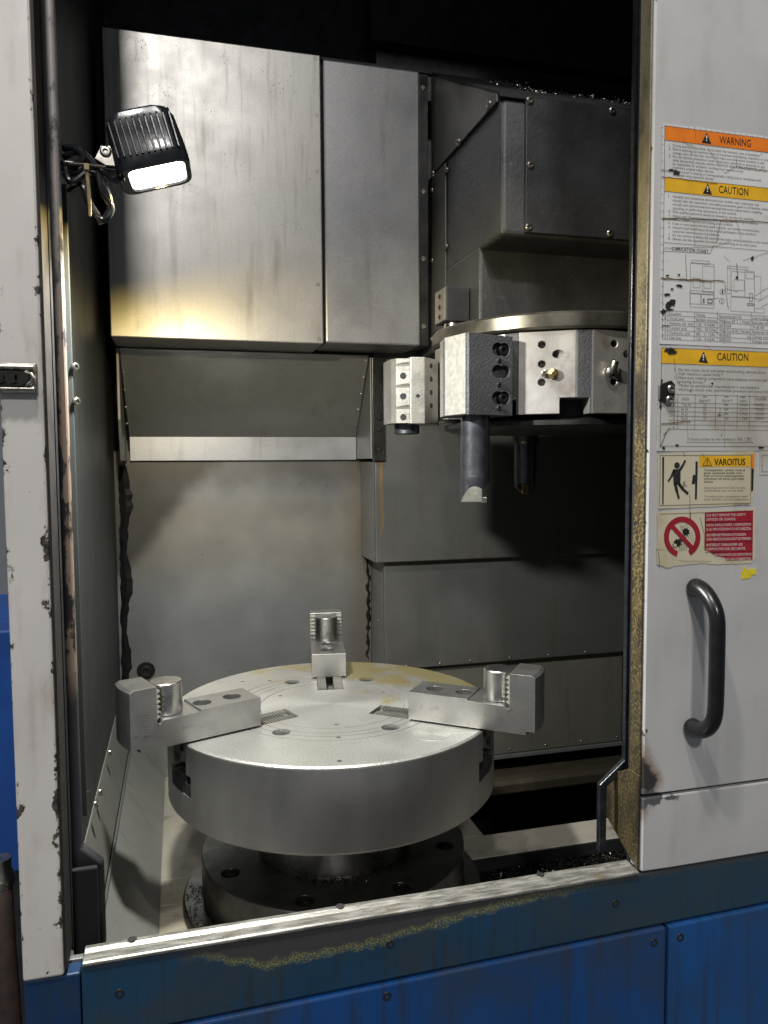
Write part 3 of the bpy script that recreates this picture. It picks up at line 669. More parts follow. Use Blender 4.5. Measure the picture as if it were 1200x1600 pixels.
# coolant nozzles
for a, d in ((-120, (0.35, -.9, -.2)), (-90, (-.5, -.8, .35))):
    n = Vector((math.cos(R(a)), math.sin(R(a)), 0)); tv = Vector((-n.y, n.x, 0)); p = Vector((TX, TY, 1.648))+n*(AP+.002)+tv*(.006 if a == -120 else -.022)
    nz = obj('nozzle', MB().lathe([(0, -.004), (.007, -.004), (.0095, .002), (.0085, .009), (.004, .012), (.003, .012), (.003, .006), (0, .006)], p, 18, n+Vector(d)*.5), 'brass' if a == -120 else 'screw', t, smooth=True)
    obj('set_screw', MB().lathe([(0, .004), (.0028, .004), (.003, .008), (.0062, .006), (.007, 0), (0, 0)], p+tv*(-.0125 if a == -120 else .015)+Vector((0, 0, .001)), 16, n), 'screw', nz, smooth=True)
    if a == -90: obj('spout', MB().tube([p+n*.006, p+n*.014+Vector((0, 0, .008)), p+n*.015+tv*.002+Vector((0, 0, .018))], .0062, 12), 'screw', nz, smooth=True)

# big boring-bar holder on the station left of the camera side
u = Vector((math.cos(R(15)), math.sin(R(15)), 0)); wv = Vector((math.cos(R(105)), math.sin(R(105)), 0))
P1 = Vector((.4616, 1.19, 0))
def hp(a, b_): v = P1+u*a+wv*b_; return (v.x, v.y)
hd = obj('tool_holder', MB().prism([hp(.0, .004), hp(.004, 0), hp(.095, 0), hp(.104, .016), hp(.104, .10), hp(.03, .12), hp(-.001, .066)], 1.577, 1.710), 'castblack', t)
ct = MB(); nn = -wv
for z in (1.687, 1.650, 1.606):
    c = P1+u*.078+Vector((0, 0, z)); ct.cyl(c+nn*.02, c-nn*.010, .0115, 18)
    c = P1+u*.058+Vector((0, 0, z)); ct.cyl(c+nn*.02-u*.004, c-nn*.012+u*.012, .0112, 18)
cut(hd, ct); hd['label'] = 'black cast holder gripping the long boring bar'
obj('machined_face', MB().prism([hp(-.0012, .003), hp(-.0012, .062), hp(.0, .062), hp(.0, .003)], 1.578, 1.7095), 'ground', hd)
obj('machined_edge', MB().prism([hp(-.0012, .0622), hp(.020, .108), hp(.022, .106), hp(.0005, .0622)], 1.578, 1.7095), 'castlight', hd)
for z in (1.687, 1.606): screw(hd, P1+u*.078+wv*.006+Vector((0, 0, z)), nn, .0098, 'black_screw', 'bolt')
for z in (1.668, 1.628, 1.589): screw(hd, P1+u*.066+wv*.0+Vector((0, 0, z)), nn, .0045, 'black_screw', 'set_screw')
bc = P1+u*.042+wv*.034
bar = MB()
br = .0248; n = 40; rows = []
def bar_section(z, cutf):
    return [(bc.x+br*math.cos(2*math.pi*i/n), bc.y+br*math.sin(2*math.pi*i/n), z) for i in range(n)]
bar.lathe([(0, 1.43), (br, 1.43), (br, 1.474), (br-.0004, 1.4745), (br-.0004, 1.4755), (br, 1.476), (br, 1.60), (0, 1.60)], (bc.x, bc.y, 0), n)
bo = obj('boring_bar', bar, 'blued', t, smooth=True); bo['label'] = 'long blue-black boring bar with bright cut face'
ct = MB()
# slanting flat on the lamp side and a chip pocket on the right
qa = Matrix.Translation((bc.x, bc.y, 1.424)) @ Matrix.Rotation(R(-112), 4, 'Z') @ Matrix.Rotation(R(30), 4, 'Y')
s = MB().box(.0050, .08, -.06, .06, -.06, .06); s.xf(qa); ct.merge(s)
cut(bo, ct)
fn = (qa.to_3x3() @ Vector((1, 0, 0))).normalized(); bo.data.materials.append(M['ground'])  # bare cut face, its pale colour standing in for the chuck's reflection
for p_ in bo.data.polygons:
    if p_.normal.dot(fn) > .98: p_.material_index = 1
ct = MB(); qb = Matrix.Translation((bc.x, bc.y, 0)) @ Matrix.Rotation(R(-20), 4, 'Z')
s = MB().prism([(.011, 1.40), (.011, 1.452), (.04, 1.474), (.04, 1.40)], -.04, .04, 'y'); s.xf(qb); ct.merge(s)
cut(bo, ct); smooth_obj(bo, 35)
s = MB().box(.0112, .020, -.012, .003, 1.4285, 1.438); s.xf(qb); obj('cutting_insert', s, 'steel', bo, .0008)
# bar seen far behind
fb = Vector((.79, 1.66, 0))
hb = obj('tool_holder', MB().lathe([(0, 1.54), (.028, 1.54), (.030, 1.545), (.030, 1.60), (0, 1.60)], (fb.x, fb.y, 0), 28), 'steel_dark', t, smooth=True); hb['label'] = 'dark round holder of the rear boring bar'
obj('clamp_screw', MB().cyl((fb.x+.025, fb.y-.02, 1.56), (fb.x+.05, fb.y-.035, 1.56), .005, 12), 'screw', hb, smooth=True)
b2 = obj('boring_bar', MB().lathe([(0, 1.425), (.012, 1.425), (.0245, 1.437), (.0255, 1.46), (.0255, 1.54), (0, 1.54)], (fb.x, fb.y, 0), 32), 'blued', t, smooth=True); b2['label'] = 'second boring bar farther back, in shadow'
ct = MB().box(fb.x-.04, fb.x+.006, fb.y-.05, fb.y-.008, 1.41, 1.447); cut(b2, ct); smooth_obj(b2, 35)
obj('cutting_insert', MB().box(fb.x-.013, fb.x+.004, fb.y-.0135, fb.y-.0078, 1.4225, 1.445), 'brass', b2, .0008)
# empty holder on the far left station
A0 = [(.392, 1.405), (.398, 1.392), (.4215, 1.386), (.4215, 1.45), (.41, 1.47), (.392, 1.46)]
h3 = obj('tool_holder', MB().prism(A0, 1.572, 1.692), 'castlight', t); h3['label'] = 'pale bead-blasted empty tool holder at the left of the turret'
ct = MB()
for z in (1.672, 1.632, 1.592): ct.cyl((.394, 1.36, z+.004), (.43, 1.36+.03, z+.004), .0, 3) if False else ct.cyl((.392, 1.383, z+.006), (.45, 1.376, z+.006), .0105, 18)
cut(h3, ct)
obj('clamp_block', MB().prism([(.4215, 1.378), (.4490, 1.374), (.4860, 1.408), (.5060, 1.46), (.4215, 1.46)], 1.570, 1.694), 'castlight', h3, .0015)
for z in (1.660, 1.622, 1.583): obj('set_screw', MB().lathe([(0, .0005), (.0052, .0005), (.006, .0), (.006, -.01), (0, -.01)], (.4105, 1.3880, z), 16, (-.2, -.98, 0)), 'rubber', h3)
obj('bolt_hole', MB().lathe([(0, .0006), (.0036, .0006), (.0036, -.003), (0, -.003)], (.4355, 1.3758, 1.622), 14, (-.14, -.99, 0)), 'rubber', h3)
for z in (1.68, 1.655, 1.63, 1.605): obj('bolt_hole', MB().lathe([(0, .0008), (.005, .0008), (.005, -.003), (0, -.003)], (.4665, 1.3905, z), 14, (.68, -.74, 0)), 'rubber', h3)
obj('sleeve', MB().lathe([(0, 1.552), (.021, 1.552), (.0245, 1.5535), (.0245, 1.575), (0, 1.575)], (.43, 1.43, 0), 32), 'blued', h3, smooth=True)

# ================================================================== front frame
Y0 = .90
t = thing('frame_post', (-.182, Y0, .919), 'chipped cream painted frame post on the left of the opening', 'post')
PZ = 3.0
pf = obj('post_face', MB().box(-.182, -.1385, Y0, Y0+.045, .919, PZ), 'post', t, .003)
obj('gasket', MB().box(-.142, -.1345, Y0+.0455, Y0+.060, .921, PZ), 'rubber', t)
obj('edge_strip', MB().box(-.1384, -.1355, Y0+.0012, Y0+.046, .925, PZ), 'brown_edge', t)
# latch striker on the post
lt = obj('latch_striker', MB().box(-.21, -.144, Y0-.004, Y0-.0005, 1.575, 1.607), 'screw', t, .001)
for z in (1.579, 1.602): obj('rail', MB().cyl((-.21, Y0-.009, z), (-.146, Y0-.009, z), .0035, 12), 'screw', lt, smooth=True)
for x in (-.192, -.18, -.168, -.157): obj('roller', MB().cyl((x, Y0-.004, 1.5905), (x, Y0-.016, 1.5905), .0068, 16), 'steel_dark', lt, smooth=True)
obj('keeper', MB().tube([(-.154, Y0-.012, 1.584), (-.149, Y0-.012, 1.586), (-.147, Y0-.012, 1.5905), (-.149, Y0-.012, 1.595), (-.154, Y0-.012, 1.597)], .0026, 10), 'screw', lt, smooth=True)

t = thing('door_jamb', (-.140, .965, .905), 'dark worn tan door jamb stepping inward at its foot', 'jamb')
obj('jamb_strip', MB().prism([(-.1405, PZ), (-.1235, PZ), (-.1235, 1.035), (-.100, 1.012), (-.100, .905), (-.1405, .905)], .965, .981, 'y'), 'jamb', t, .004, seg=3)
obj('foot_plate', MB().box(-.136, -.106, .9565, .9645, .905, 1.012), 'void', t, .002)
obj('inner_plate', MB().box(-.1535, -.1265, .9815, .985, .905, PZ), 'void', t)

# ================================================================== blue base with sill
t = thing('machine_base', (0, Y0, .927), 'grimy blue machine base with scraped steel sill', 'machine base')
def zj(x): return .8340+.0170*(x+.007)
ap = MB().prism([(-.121, .9255), (XR, .9255), (XR, zj(XR)+.002), (-.121, zj(-.121)+.002)], Y0+.0025, Y0+.03, 'y'); ap = obj('apron', ap, 'blue_apron', t, .002)
ap2 = obj('corner_panel', MB().prism([(-.182, .917), (-.1225, .917), (-.1225, .55), (-.182, .55)], Y0+.004, Y0+.04, 'y'), 'blue_dark', t, .002)
sl = obj('sill', MB().prism([(.8985, .9300), (.8985, .9262), (.930, .9262), (.930, .9325), (.923, .9328), (.917, .9306), (.907, .9310), (.901, .9310)], -.119, .6035, 'x'), 'sill', t, .001)
for p in ((205, 1486), (537, 1431), (855, 1379)):
    q = onZ(*p, .9322); obj('drain_hole', MB().lathe([(0, .0), (.0055, .0), (.0062, -.003), (0, -.003)], (q.x, .9265, .9334), 14), 'rubber', sl)
zl = lambda x: zj(x)-.0015
lp = obj('lower_panel', MB().prism([(-.119, zl(-.119)), (.6475, zl(.6475)), (.6475, .50), (-.119, .50)], Y0-.002, Y0+.02, 'y'), 'blue', t, .0025)
rp = obj('lower_panel', MB().prism([(.6525, zl(.6525)), (XR, zl(XR)), (XR, .50), (.6525, .50)], Y0-.002, Y0+.02, 'y'), 'blue_r', t, .0025)
for p in ((187, 1553), (610, 1476), (962, 1412)): screw(ap, onY(*p, Y0+.0025), (0, -1, 0), .0058, 'black_screw', flat=True)
for p in ((605, 1557), (1022, 1473)): screw(lp, onY(*p, Y0-.002), (0, -1, 0), .0062, 'black_screw', flat=True)
screw(rp, onY(1063, 1465, Y0-.002), (0, -1, 0), .0062, 'black_screw', flat=True)
obj('inner_frame', MB().box(-.118, XR, Y0+.031, Y0+.035, .5, .92), 'black_roof', t)

# ================================================================== sliding door on the right
d = thing('sliding_door', (.607, Y0, .928), 'grey-white sliding door with warning stickers and black handle', 'door')
DT = 3.0
def door_front(z0, z1):
    return MB().prism([(.6075, Y0+.0032), (.6105, Y0+.0012), (.652, Y0), (1.32, Y0), (1.32, Y0+.028), (.6075, Y0+.028)], z0, z1, 'z')
pn = obj('door_panel', door_front(1.0385, DT), 'door', d, .0012)
lo = obj('lower_panel', door_front(.9285, 1.0335), 'door', d, .002)
obj('door_edge', MB().box(.604, .6073, Y0+.0035, Y0+.028, 1.066, DT), 'grime', d, .0012)
obj('lower_edge', MB().prism([(Y0+.0035, .9295), (Y0+.0035, 1.066), (Y0+.028, 1.066), (Y0+.092, 1.030), (Y0+.092, .975)], .603, .6073, 'x'), 'grime', d, .0012)
obj('door_back', MB().box(.6075, 1.32, Y0+.0285, Y0+.036, .93, DT), 'black_roof', d)
obj('seal_strip', MB().prism([(.6145, DT), (.632, DT), (.632, 1.062), (.586, 1.030), (.586, .935), (.5745, .935), (.5745, 1.034), (.6145, 1.066)], .955, .964, 'y'), 'black_paint', d, .0012)
obj('seal_backing', MB().box(.6325, 1.0, .953, .966, .935, DT), 'black_roof', d)
# handle
hx, hz0, hz1 = .681, 1.129, 1.325
path = []; rad = []
def arc(c, r, a0, a1, n): return [(hx, c[0]+r*math.cos(R(a0+(a1-a0)*i/n)), c[1]+r*math.sin(R(a0+(a1-a0)*i/n))) for i in range(n+1)]
path = [(hx, Y0+.002, hz1), (hx, Y0-.012, hz1)]+[(hx, Y0-.024, hz1-.003), (hx, Y0-.036, hz1-.011), (hx, Y0-.046, hz1-.022), (hx, Y0-.051, hz1-.034)]
path += [(hx, Y0-.052, hz1-.05), (hx, Y0-.052, (hz0+hz1)/2), (hx, Y0-.052, hz0+.05)]
path += [(hx, Y0-.051, hz0+.032), (hx, Y0-.046, hz0+.019), (hx, Y0-.036, hz0+.008), (hx, Y0-.024, hz0+.002), (hx, Y0-.012, hz0), (hx, Y0+.002, hz0)]
rad = [.0140, .0130, .0118, .0110, .0106, .0104, .0104, .0104, .0104, .0104, .0106, .0110, .0118, .0130, .0140]
h = obj('handle', MB().tube(path, rad, 24), 'handle', d, smooth=True)
sd = h.modifiers.new('sub', 'SUBSURF'); sd.levels = 1; sd.render_levels = 2
# small bolted stop on the door edge
q = onY(1042, 611, Y0)
br_ = obj('door_stop', MB().prism([(q.x-.014, q.z-.012), (q.x-.014, q.z+.008), (q.x+.004, q.z+.014), (q.x+.010, q.z+.008), (q.x+.009, q.z-.012), (q.x+.002, q.z-.018)], Y0-.0045, Y0-.001, 'y'), 'steel_dark', d, .001)
for p in ((1048, 608), (1046, 625)): screw(br_, onY(*p, Y0-.0045), (0, -1, 0), .0062, 'screw')

# ---- lettering and flat print
_font = {}
def text_geo(s):
    if s in _font: return _font[s]
    cu = bpy.data.curves.new('lettering', 'FONT'); cu.body = s; cu.size = 1; cu.resolution_u = 2
    ob = bpy.data.objects.new('lettering', cu); col.objects.link(ob); dg = bpy.context.evaluated_depsgraph_get(); dg.update()
    me = bpy.data.meshes.new_from_object(ob.evaluated_get(dg)); r = ([tuple(v.co[:2]) for v in me.vertices], [tuple(p.vertices) for p in me.polygons])
    bpy.data.objects.remove(ob); bpy.data.curves.remove(cu); bpy.data.meshes.remove(me); _font[s] = r; return r
class Print:
    """flat print on the door plane; picture points give places, sizes are real"""
    def __init__(s, Y): s.Y = Y; s.b = {}; s.lay = 0
    def mb(s, mat): return s.b.setdefault(mat, MB())
    def P(s, p): q = onY(p[0], p[1], Y0); return (q.x, q.z)
    def poly(s, mat, pts, lift=1, px=True):
        pts = [s.P(p) for p in pts] if px else pts; y = s.Y-.00018*lift
        s.mb(mat).add([(x, y, z) for x, z in pts], [tuple(range(len(pts)))]); return s
    def line(s, mat, a, b, wd=.0005, lift=2):
        A, B_ = Vector(s.P(a)), Vector(s.P(b)); dv = (B_-A); n = Vector((-dv.y, dv.x)).normalized()*wd/2
        return s.poly(mat, [A-n, B_-n, B_+n, A+n], lift, False)
    def path(s, mat, pts, wd=.0005, lift=2):
        for a, b in zip(pts, pts[1:]): s.line(mat, a, b, wd, lift)
    def text(s, mat, body, a, b, h, lift=2, slant=0, bold=0):
        """body from picture point a (baseline start) to b (baseline end), capital height h metres"""
        vs, fs = text_geo(body); x0 = min(v[0] for v in vs); x1 = max(v[0] for v in vs)
        A, B_ = Vector(s.P(a)), Vector(s.P(b)); dv = B_-A; L = dv.length; e = dv.normalized(); n = Vector((-e.y, e.x)); y = s.Y-.00018*lift
        out = []
        for vx, vy in vs:
            p = A+e*((vx-x0)/(x1-x0)*L)+n*(vy/.69*h); out.append((p.x, y, p.y))
        s.mb(mat).add(out, fs)
        if bold:
            s.mb(mat).add([(x+bold, y_-.00001, z) for x, y_, z in out], fs)
        return s
    def build(s, parent, names={}):
        for m, mb in s.b.items():
            me = MB(); me.v, me.f = mb.v, mb.f
            off = world_of(parent); ms = bpy.data.meshes.new('print'); ms.from_pydata([p-off for p in me.v], [], me.f); ms.materials.append(M[m])
            o = bpy.data.objects.new(names.get(m, 'printed_band'), ms); col.objects.link(o); o.parent = parent
def sticker(name_label, corners, mat, Y=None, ragged=False):
    pts = []
    cs = [Vector(c) for c in corners]
    for a, b in zip(cs, cs[1:]+cs[:1]):
        n = 10
        for i in range(n):
            p = a.lerp(b, i/n)
            if ragged: p = p+Vector((random.uniform(-1, 1), random.uniform(-1, 1)))*ragged
            q = onY(p.x, p.y, Y0); pts.append((q.x, q.z))
    o = obj('sticker', MB().prism(pts, Y0-.0007, Y0-.0002, 'y'), mat, d); o['label'] = name_label; return o
def hazard(P, cx, cy, wd, h, lift=2):
    P.poly('ink', [(cx-wd/2, cy+h/2+2), (cx+wd/2, cy+h/2+4), (cx+.5, cy-h/2)], lift)
    P.poly('white_ink', [(cx-1.1, cy-h*.18), (cx+1.3, cy-h*.16), (cx+.7, cy+h*.24), (cx-.6, cy+h*.23)], lift+1)
    P.poly('white_ink', [(cx-1, cy+h*.32), (cx+1, cy+h*.33), (cx+1, cy+h*.45), (cx-1, cy+h*.44)], lift+1)

NM = {'ink': 'lettering', 'ink_grey': 'lettering', 'orange': 'orange_band', 'amber': 'amber_band', 'stain_ink': 'crack', 'red': 'red_print', 'white_ink': 'white_print'}
# 1: warning, caution and lubrication chart (runs on past the frame)
def sk(x, y, y0=718): return y+(x-1035)*((y0-y)/4130.0)       # follow the door's horizontal direction
S1 = sticker('large white sticker: orange WARNING, amber CAUTION and lubrication chart', [(1035, 193), (1310, sk(1310, 193)), (1306, sk(1306, 537)), (1030, 537)], 'paper', ragged=.35)
P = Print(Y0-.0008)
def band(mat, y0, y1, xl=1038, xr=1296): P.poly(mat, [(xl, y0), (xr, sk(xr, y0)), (xr, sk(xr, y1)), (xl, y1)])
band('orange', 197, 219); band('amber', 277, 299)
def rule(y, xl=1037, xr=1298, wd=.00045): P.line('ink', (xl, sk(xl, y)), (xr, sk(xr, y)), wd, 3)
for y in (196.5, 219, 277, 299, 379): rule(y)
P.line('ink', (1038, 196), (1034, 530), .0005, 3)
hazard(P, 1103, 214.5, 15, 14); hazard(P, 1104.5, 294, 14.5, 14)
P.text('ink', 'WARNING', (1123, sk(1123, 213.5)), (1172, sk(1172, 213.5)), .0095, 3)
P.text('ink', 'CAUTION', (1122, sk(1122, 292.5)), (1168, sk(1168, 292.5)), .0095, 3)
def lines(rows, x, y0, dy, per=3.05, h=.0030, mat='ink_grey', num=None):
    for i, r_ in enumerate(rows):
        if not r_: continue
        nn_, ind, body = r_; y = y0+dy*i
        if nn_: P.text(mat, nn_, (x-6.5, sk(x-6.5, y)), (x-3.2, sk(x-3.2, y)), h)
        xs = x+ind; xe = xs+per*len(body)*.62; P.text(mat, body, (xs, sk(xs, y)), (xe, sk(xe, y)), h)
lines([('1.', 0, 'During automatic operation, do not enter the machine\'s area of movement.'), ('2.', 0, 'Before entering the machine\'s area of movement for cleaning, inspection or tool'),
       (0, 0, 'change, turn off the main switch and make sure the entire situation is safe.'), ('3.', 0, 'Do not remove protective covers, interlocks, electrical or electrical or any'),
       (0, 0, 'safety devices when using this machine. DAEWOO HEAVY INDUSTRIES LTD. will not'), (0, 0, 'be responsible for accidents resulting from removal of the'),
       (0, 0, 'machine\'s original safety devices.'), ('4.', 0, 'Do not touch a rotating or moving spindle, cutting tool or workpiece with'), (0, 0, 'or handle using makeshift devices.')], 1050.5, 227, 5.75)
lines([('1.', 0, 'Operator and maintenance personnel must carefully read, understand, and'), (0, 0, 'comply with the instructions and safety precautions given in all machine related'), (0, 0, 'manuals and machine-attached warning/instruction plates before installing,'),
       (0, 0, 'operating, or performing maintenance on this machine.'), ('2.', 0, 'Only qualified personnel should be allowed to operate this machine.'), ('3.', 0, 'Always wear the protectors and safety clothing when working on machine.'), ('4.', 0, 'Always handle machine and cutting tools carefully.'),
       ('5.', 0, 'If two or more personnel must work together, use constant communication.'), ('6.', 0, 'Unauthorized modification of the original parameters in the machine\'s'), (0, 0, 'numerical control system is prohibited.'), ('7.', 0, 'Do not remove or deface the warning/instruction stickers attached to the machine.'), ('8.', 0, 'Always use the specified lubrication oil according to its chart piece.')], 1050, 307, 6.05)
P.text('ink', 'LUBRICATION CHART', (1049, 391), (1106, sk(1106, 390.5)), .0046)
P.path('ink', [(1036, 392.5), (1109, 396.5), (1114, 383)], .0004)
def rect(x0, y0, x1, y1, wd=.0004): P.path('ink_grey', [(x0, sk(x0, y0)), (x1, sk(x1, y0)), (x1, sk(x1, y1)), (x0, sk(x0, y1)), (x0, sk(x0, y0))], wd)
rect(1078, 407, 1115, 477); rect(1077, 456, 1114, 472); rect(1082, 431, 1093, 446); rect(1099, 433, 1110, 446); rect(1080, 403, 1107, 408); rect(1097, 411, 1115, 452); rect(1094, 457, 1095, 471); rect(1077, 451, 1114, 455)
rect(1105, 463, 1112, 469, .0012); rect(1098, 463, 1099.5, 469, .0012)
rect(1136, 408, 1168, 412); rect(1136, 408, 1140, 452); rect(1142, 416, 1163, 456); rect(1146, 429, 1162, 446); rect(1163, 414, 1178, 456); rect(1165, 416, 1177, 426); rect(1178, 421, 1188, 458); rect(1141, 457, 1178, 480); rect(1170, 450, 1175, 462, .0007); rect(1167, 466, 1177, 469, .0008); rect(1178, 473, 1194, 480)
for x, y, s_ in ((1128, 450, '1'), (1127, 465, '2')):
    P.path('ink', [(x+4*math.cos(k*.524), sk(x, y)+4.4*math.sin(k*.524)) for k in range(13)], .0004); P.text('ink', s_, (x-1, sk(x, y)+2.4), (x+1, sk(x, y)+2.4), .0040)
P.line('ink', (1132, 451), (1152, 456), .0004); P.line('ink', (1112, 467), (1123, 466), .0004)
for a, b in (((1178, 463), (1205, 446)), ((1183, 472), (1205, 458)), ((1188, 480), (1205, 472))): P.line('ink', a, b, .0004)
for i, y in enumerate((485, 492.5, 500, 508, 515.5, 523, 530)): rule(y, 1034, 1298, .0004)
for x in (1043, 1085, 1120.5, 1173): P.line('ink', (x, 485+(x-1035)*.03), (x-1, 530+(x-1035)*.025), .0004)
tb_ = [('', 'Location', 'Volume', 'Recommended Oil', 'Lubricating time'), ('1', 'Chuck jaws', 'Suitable amount', 'Mobilux EP 2  | Mobil', 'Everyday when'), ('2', 'Slideway lub. tank', '1.5L : 0.4GAL', 'ISO VG68', '70~85 HR'), ('3', 'Coolant tank', '190L : 50.2GAL', 'Watt-Cut B-30 | Houton', 'Replenish when'), ('4', 'Hydraulic unit', '80L : 21.1GAL', 'ISO VG32', 'Change every'), ('5', 'Gear box', '1.5L : 0.4GAL', 'ISO VG32', 'Change every')]
for i, row in enumerate(tb_):
    y = 491+7.55*i
    for cell, x, wmax in zip(row, (1037.5, 1045, 1087, 1123, 1174.5), (3, 38, 32, 48, 60)):
        if cell: wd = min(wmax, len(cell)*2.3); P.text('ink_grey', cell, (x, sk(x, y)), (x+wd, sk(x+wd, y)), .0036)
random.seed(3)
def crack(a, b, amp, wd, n=14):
    wd = wd*.7; pts = [(a[0]+(b[0]-a[0])*i/n+random.uniform(-amp, amp)*.3, a[1]+(b[1]-a[1])*i/n+random.uniform(-amp, amp)) for i in range(n+1)]; P.path('stain_ink', pts, wd, 4)
for a, b, w_ in (((1033, 341), (1205, 348), .0016), ((1034, 342), (1150, 344), .0010), ((1031, 435), (1130, 440), .0019), ((1034, 436), (1105, 440), .0010), ((1036, 388), (1110, 387), .0007), ((1110, 387), (1140, 378), .0006), ((1130, 271), (1150, 261), .0007), ((1150, 261), (1200, 268), .0011), ((1107, 236), (1122, 256), .0006), ((1150, 261), (1150, 242), .0006), ((1066, 222), (1085, 231), .0007), ((1084, 197), (1086, 216), .0005), ((1125, 345), (1118, 380), .0006), ((1083, 345), (1085, 385), .0005), ((1150, 345), (1158, 378), .0005), ((1070, 398), (1072, 436), .0008), ((1131, 440), (1137, 484), .0008), ((1033, 267), (1060, 268), .0010), ((1033, 276), (1120, 288), .0009), ((1130, 400), (1140, 410), .0005), ((1160, 408), (1200, 395), .0007), ((1150, 412), (1152, 438), .0012), ((1033, 509), (1045, 510), .0012), ((1131, 500), (1130, 536), .0006)): crack(a, b, .9, w_)
for i in range(26):   # little nicks along the left and top rim
    y = 200+i*13; P.line('ink', (1031.5, y), (1035+random.random()*2, y+.4), .0004, 4)
for i in range(14):
    x = 1075+i*9; P.line('ink', (x, sk(x, 193.5)), (x+.3, sk(x, 196.5)), .0004, 4)
def blot(cx, cy, rx, ry, n=11, mat='ink'):
    P.poly(mat, [(cx+rx*math.cos(k/n*6.283)*random.uniform(.45, 1.15), cy+ry*math.sin(k/n*6.283)*random.uniform(.45, 1.15)) for k in range(n)], 5)
for c in ((1048, 266, 5, 2.5), (1056, 270, 5, 4), (1043, 478, 7, 6), (1050, 472, 6, 7), (1040, 461, 6, 3), (1061, 447, 6, 2.6), (1049, 452, 3, 2), (1036, 487, 6, 4), (1047, 484, 8, 2), (1060, 430, 3, 2), (1042, 431, 4, 1.6), (1174, 404, 3, 4), (1150, 434, 2.5, 2)): blot(*c)
P.build(S1, NM)

# 2: chuck caution plate
S2 = sticker('grimy white sticker with amber CAUTION band and chuck pressure table', [(1029, 540), (1306, sk(1306, 541)), (1302, sk(1302, 703)), (1026, 705)], 'paper_dirty', ragged=.5)
P = Print(Y0-.0008); band('amber', 544, 567.5, 1033); rule(543.5, 1033); rule(568, 1033); rule(697, 1031); P.line('ink', (1033, 544), (1030.5, 700), .0005, 3)
hazard(P, 1098, 556.5, 15, 15); P.text('ink', 'CAUTION', (1119.5, 563), (1168, 564), .0100, 3)
lines([('1.', 0, 'Do not rotate chuck and other workholding devices above'), (0, 0, 'their maximum speed limits.*'), ('2.', 0, 'Make sure rotating components have adequate and balanced'), (0, 0, 'gripping forces.*'), (0, 1, '*Refer to workholder manufacturer\'s specifications.'), (0, 1, 'Hydraulic chuck max. permissible pressure and speed limits:')], 1059, 578.5, 6.2, 4.0, .0036)
for y in (616, 629, 635.5, 643, 650, 656.5, 663.5, 670.5): P.line('ink', (1044, y), (1296, sk(1296, y)), .0004)
for x in (1058.5, 1085.5, 1117.5, 1151.5, 1170.5): P.line('ink', (x, 616), (x-.8, 670.5), .0004)
for i, row in enumerate((('', 'CHUCK', '', '', '', 'CYLINDER'), ('1', '* N-15', '32', '454', '3,040', 'YE2035'), ('2', 'N-18', '32', '454', '2,710', 'YE2035'), ('3', 'N-21', '32', '454', '1,940', 'YE2035'), ('4', 'N-24', '32', '454', '1,760', 'YE2028'), ('5', '', '', '', '', ''), ('6', '', '', '', '', ''))):
    y = 625.5 if i == 0 else 634.3+7.05*(i-1)
    for cell, x in zip(row, (1051, 1064, 1098, 1130, 1155, 1178)):
        if cell: P.text('ink_grey', cell, (x, y), (x+len(cell)*2.4, y), .0038)
for s_, x, y in (('bar', 1098, 621), ('(kg/cm²)', 1092, 627.5), ('psi', 1131, 621), ('(lb/in²)', 1127, 627.5), ('min', 1157, 622), ('(rpm)', 1155, 628)): P.text('ink_grey', s_, (x, y), (x+len(s_)*2.1, y), .0034)
P.text('ink_grey', '* Chuck number for this machine is  NO.', (1074, 688), (1160, 688), .0036); rect(1163, 683, 1173, 688); P.text('ink', '4', (1167, 687.5), (1170, 687.5), .0036); P.line('ink', (1072, 691), (1176, 691.5), .0004)
blot(1044, 547, 12, 4, 15); blot(1050, 551, 8, 4)
for a, b, w_ in (((1032, 663), (1078, 658), .0018), ((1036, 680), (1046, 668), .0016), ((1031, 697), (1040, 676), .0014), ((1131, 658), (1131, 700), .0004), ((1073, 664), (1074, 690), .0004), ((1052, 560), (1058, 600), .0006), ((1100, 540), (1110, 545), .0005)): crack(a, b, .8, w_)
for c in ((1033, 596, 2, 4), (1031, 634, 2, 6), (1112, 599, 3, 1.6), (1078, 611, 2, 1), (1126, 680, 1.2, 1.6), (1057, 696, 3, 2), (1036, 700, 3, 3), (1188, 699, 6, 2.4)): blot(*c)
P.build(S2, NM)

# 3: falling-figure warning
S3 = sticker('yellowed sticker reading VAROITUS with falling figure pictogram', [(1028, 709), (1176, 705), (1182, 709), (1179, 768), (1173, 789), (1028, 795)], 'paper_old', ragged=.5)
P = Print(Y0-.0008)
P.path('ink', [(1031, 711.5), (1173, 711), (1172, 786), (1030, 790), (1031, 711.5)], .0006)
P.poly('ink', [(1034, 714), (1037, 714), (1036, 788), (1034, 788)], 2); P.poly('ink', [(1086, 721), (1089.5, 721), (1088, 780), (1085, 780)], 2); P.poly('ink', [(1082, 742), (1085.5, 742), (1085, 756), (1080, 756)], 2)
P.poly('amber', [(1092, 712.5), (1172, 712), (1172, 729), (1092, 729.5)])
P.poly('orange', [(1174, 709), (1177.5, 709), (1177, 732), (1173.5, 732)], 2); P.poly('ink', [(1173.5, 732), (1177, 732), (1176, 766), (1173, 768)], 2)
P.path('ink', [(1097, 727.5), (1111, 727.5), (1104, 714.5), (1097, 727.5)], .0007, 3); P.line('ink', (1104.3, 718), (1104.1, 723.5), .0012, 3); P.poly('ink', [(1103.4, 724.6), (1104.8, 724.6), (1104.8, 726), (1103.4, 726)], 3)
P.text('ink', 'VAROITUS', (1115, 726.8), (1163, 726.4), .0088, 3, bold=.0005)
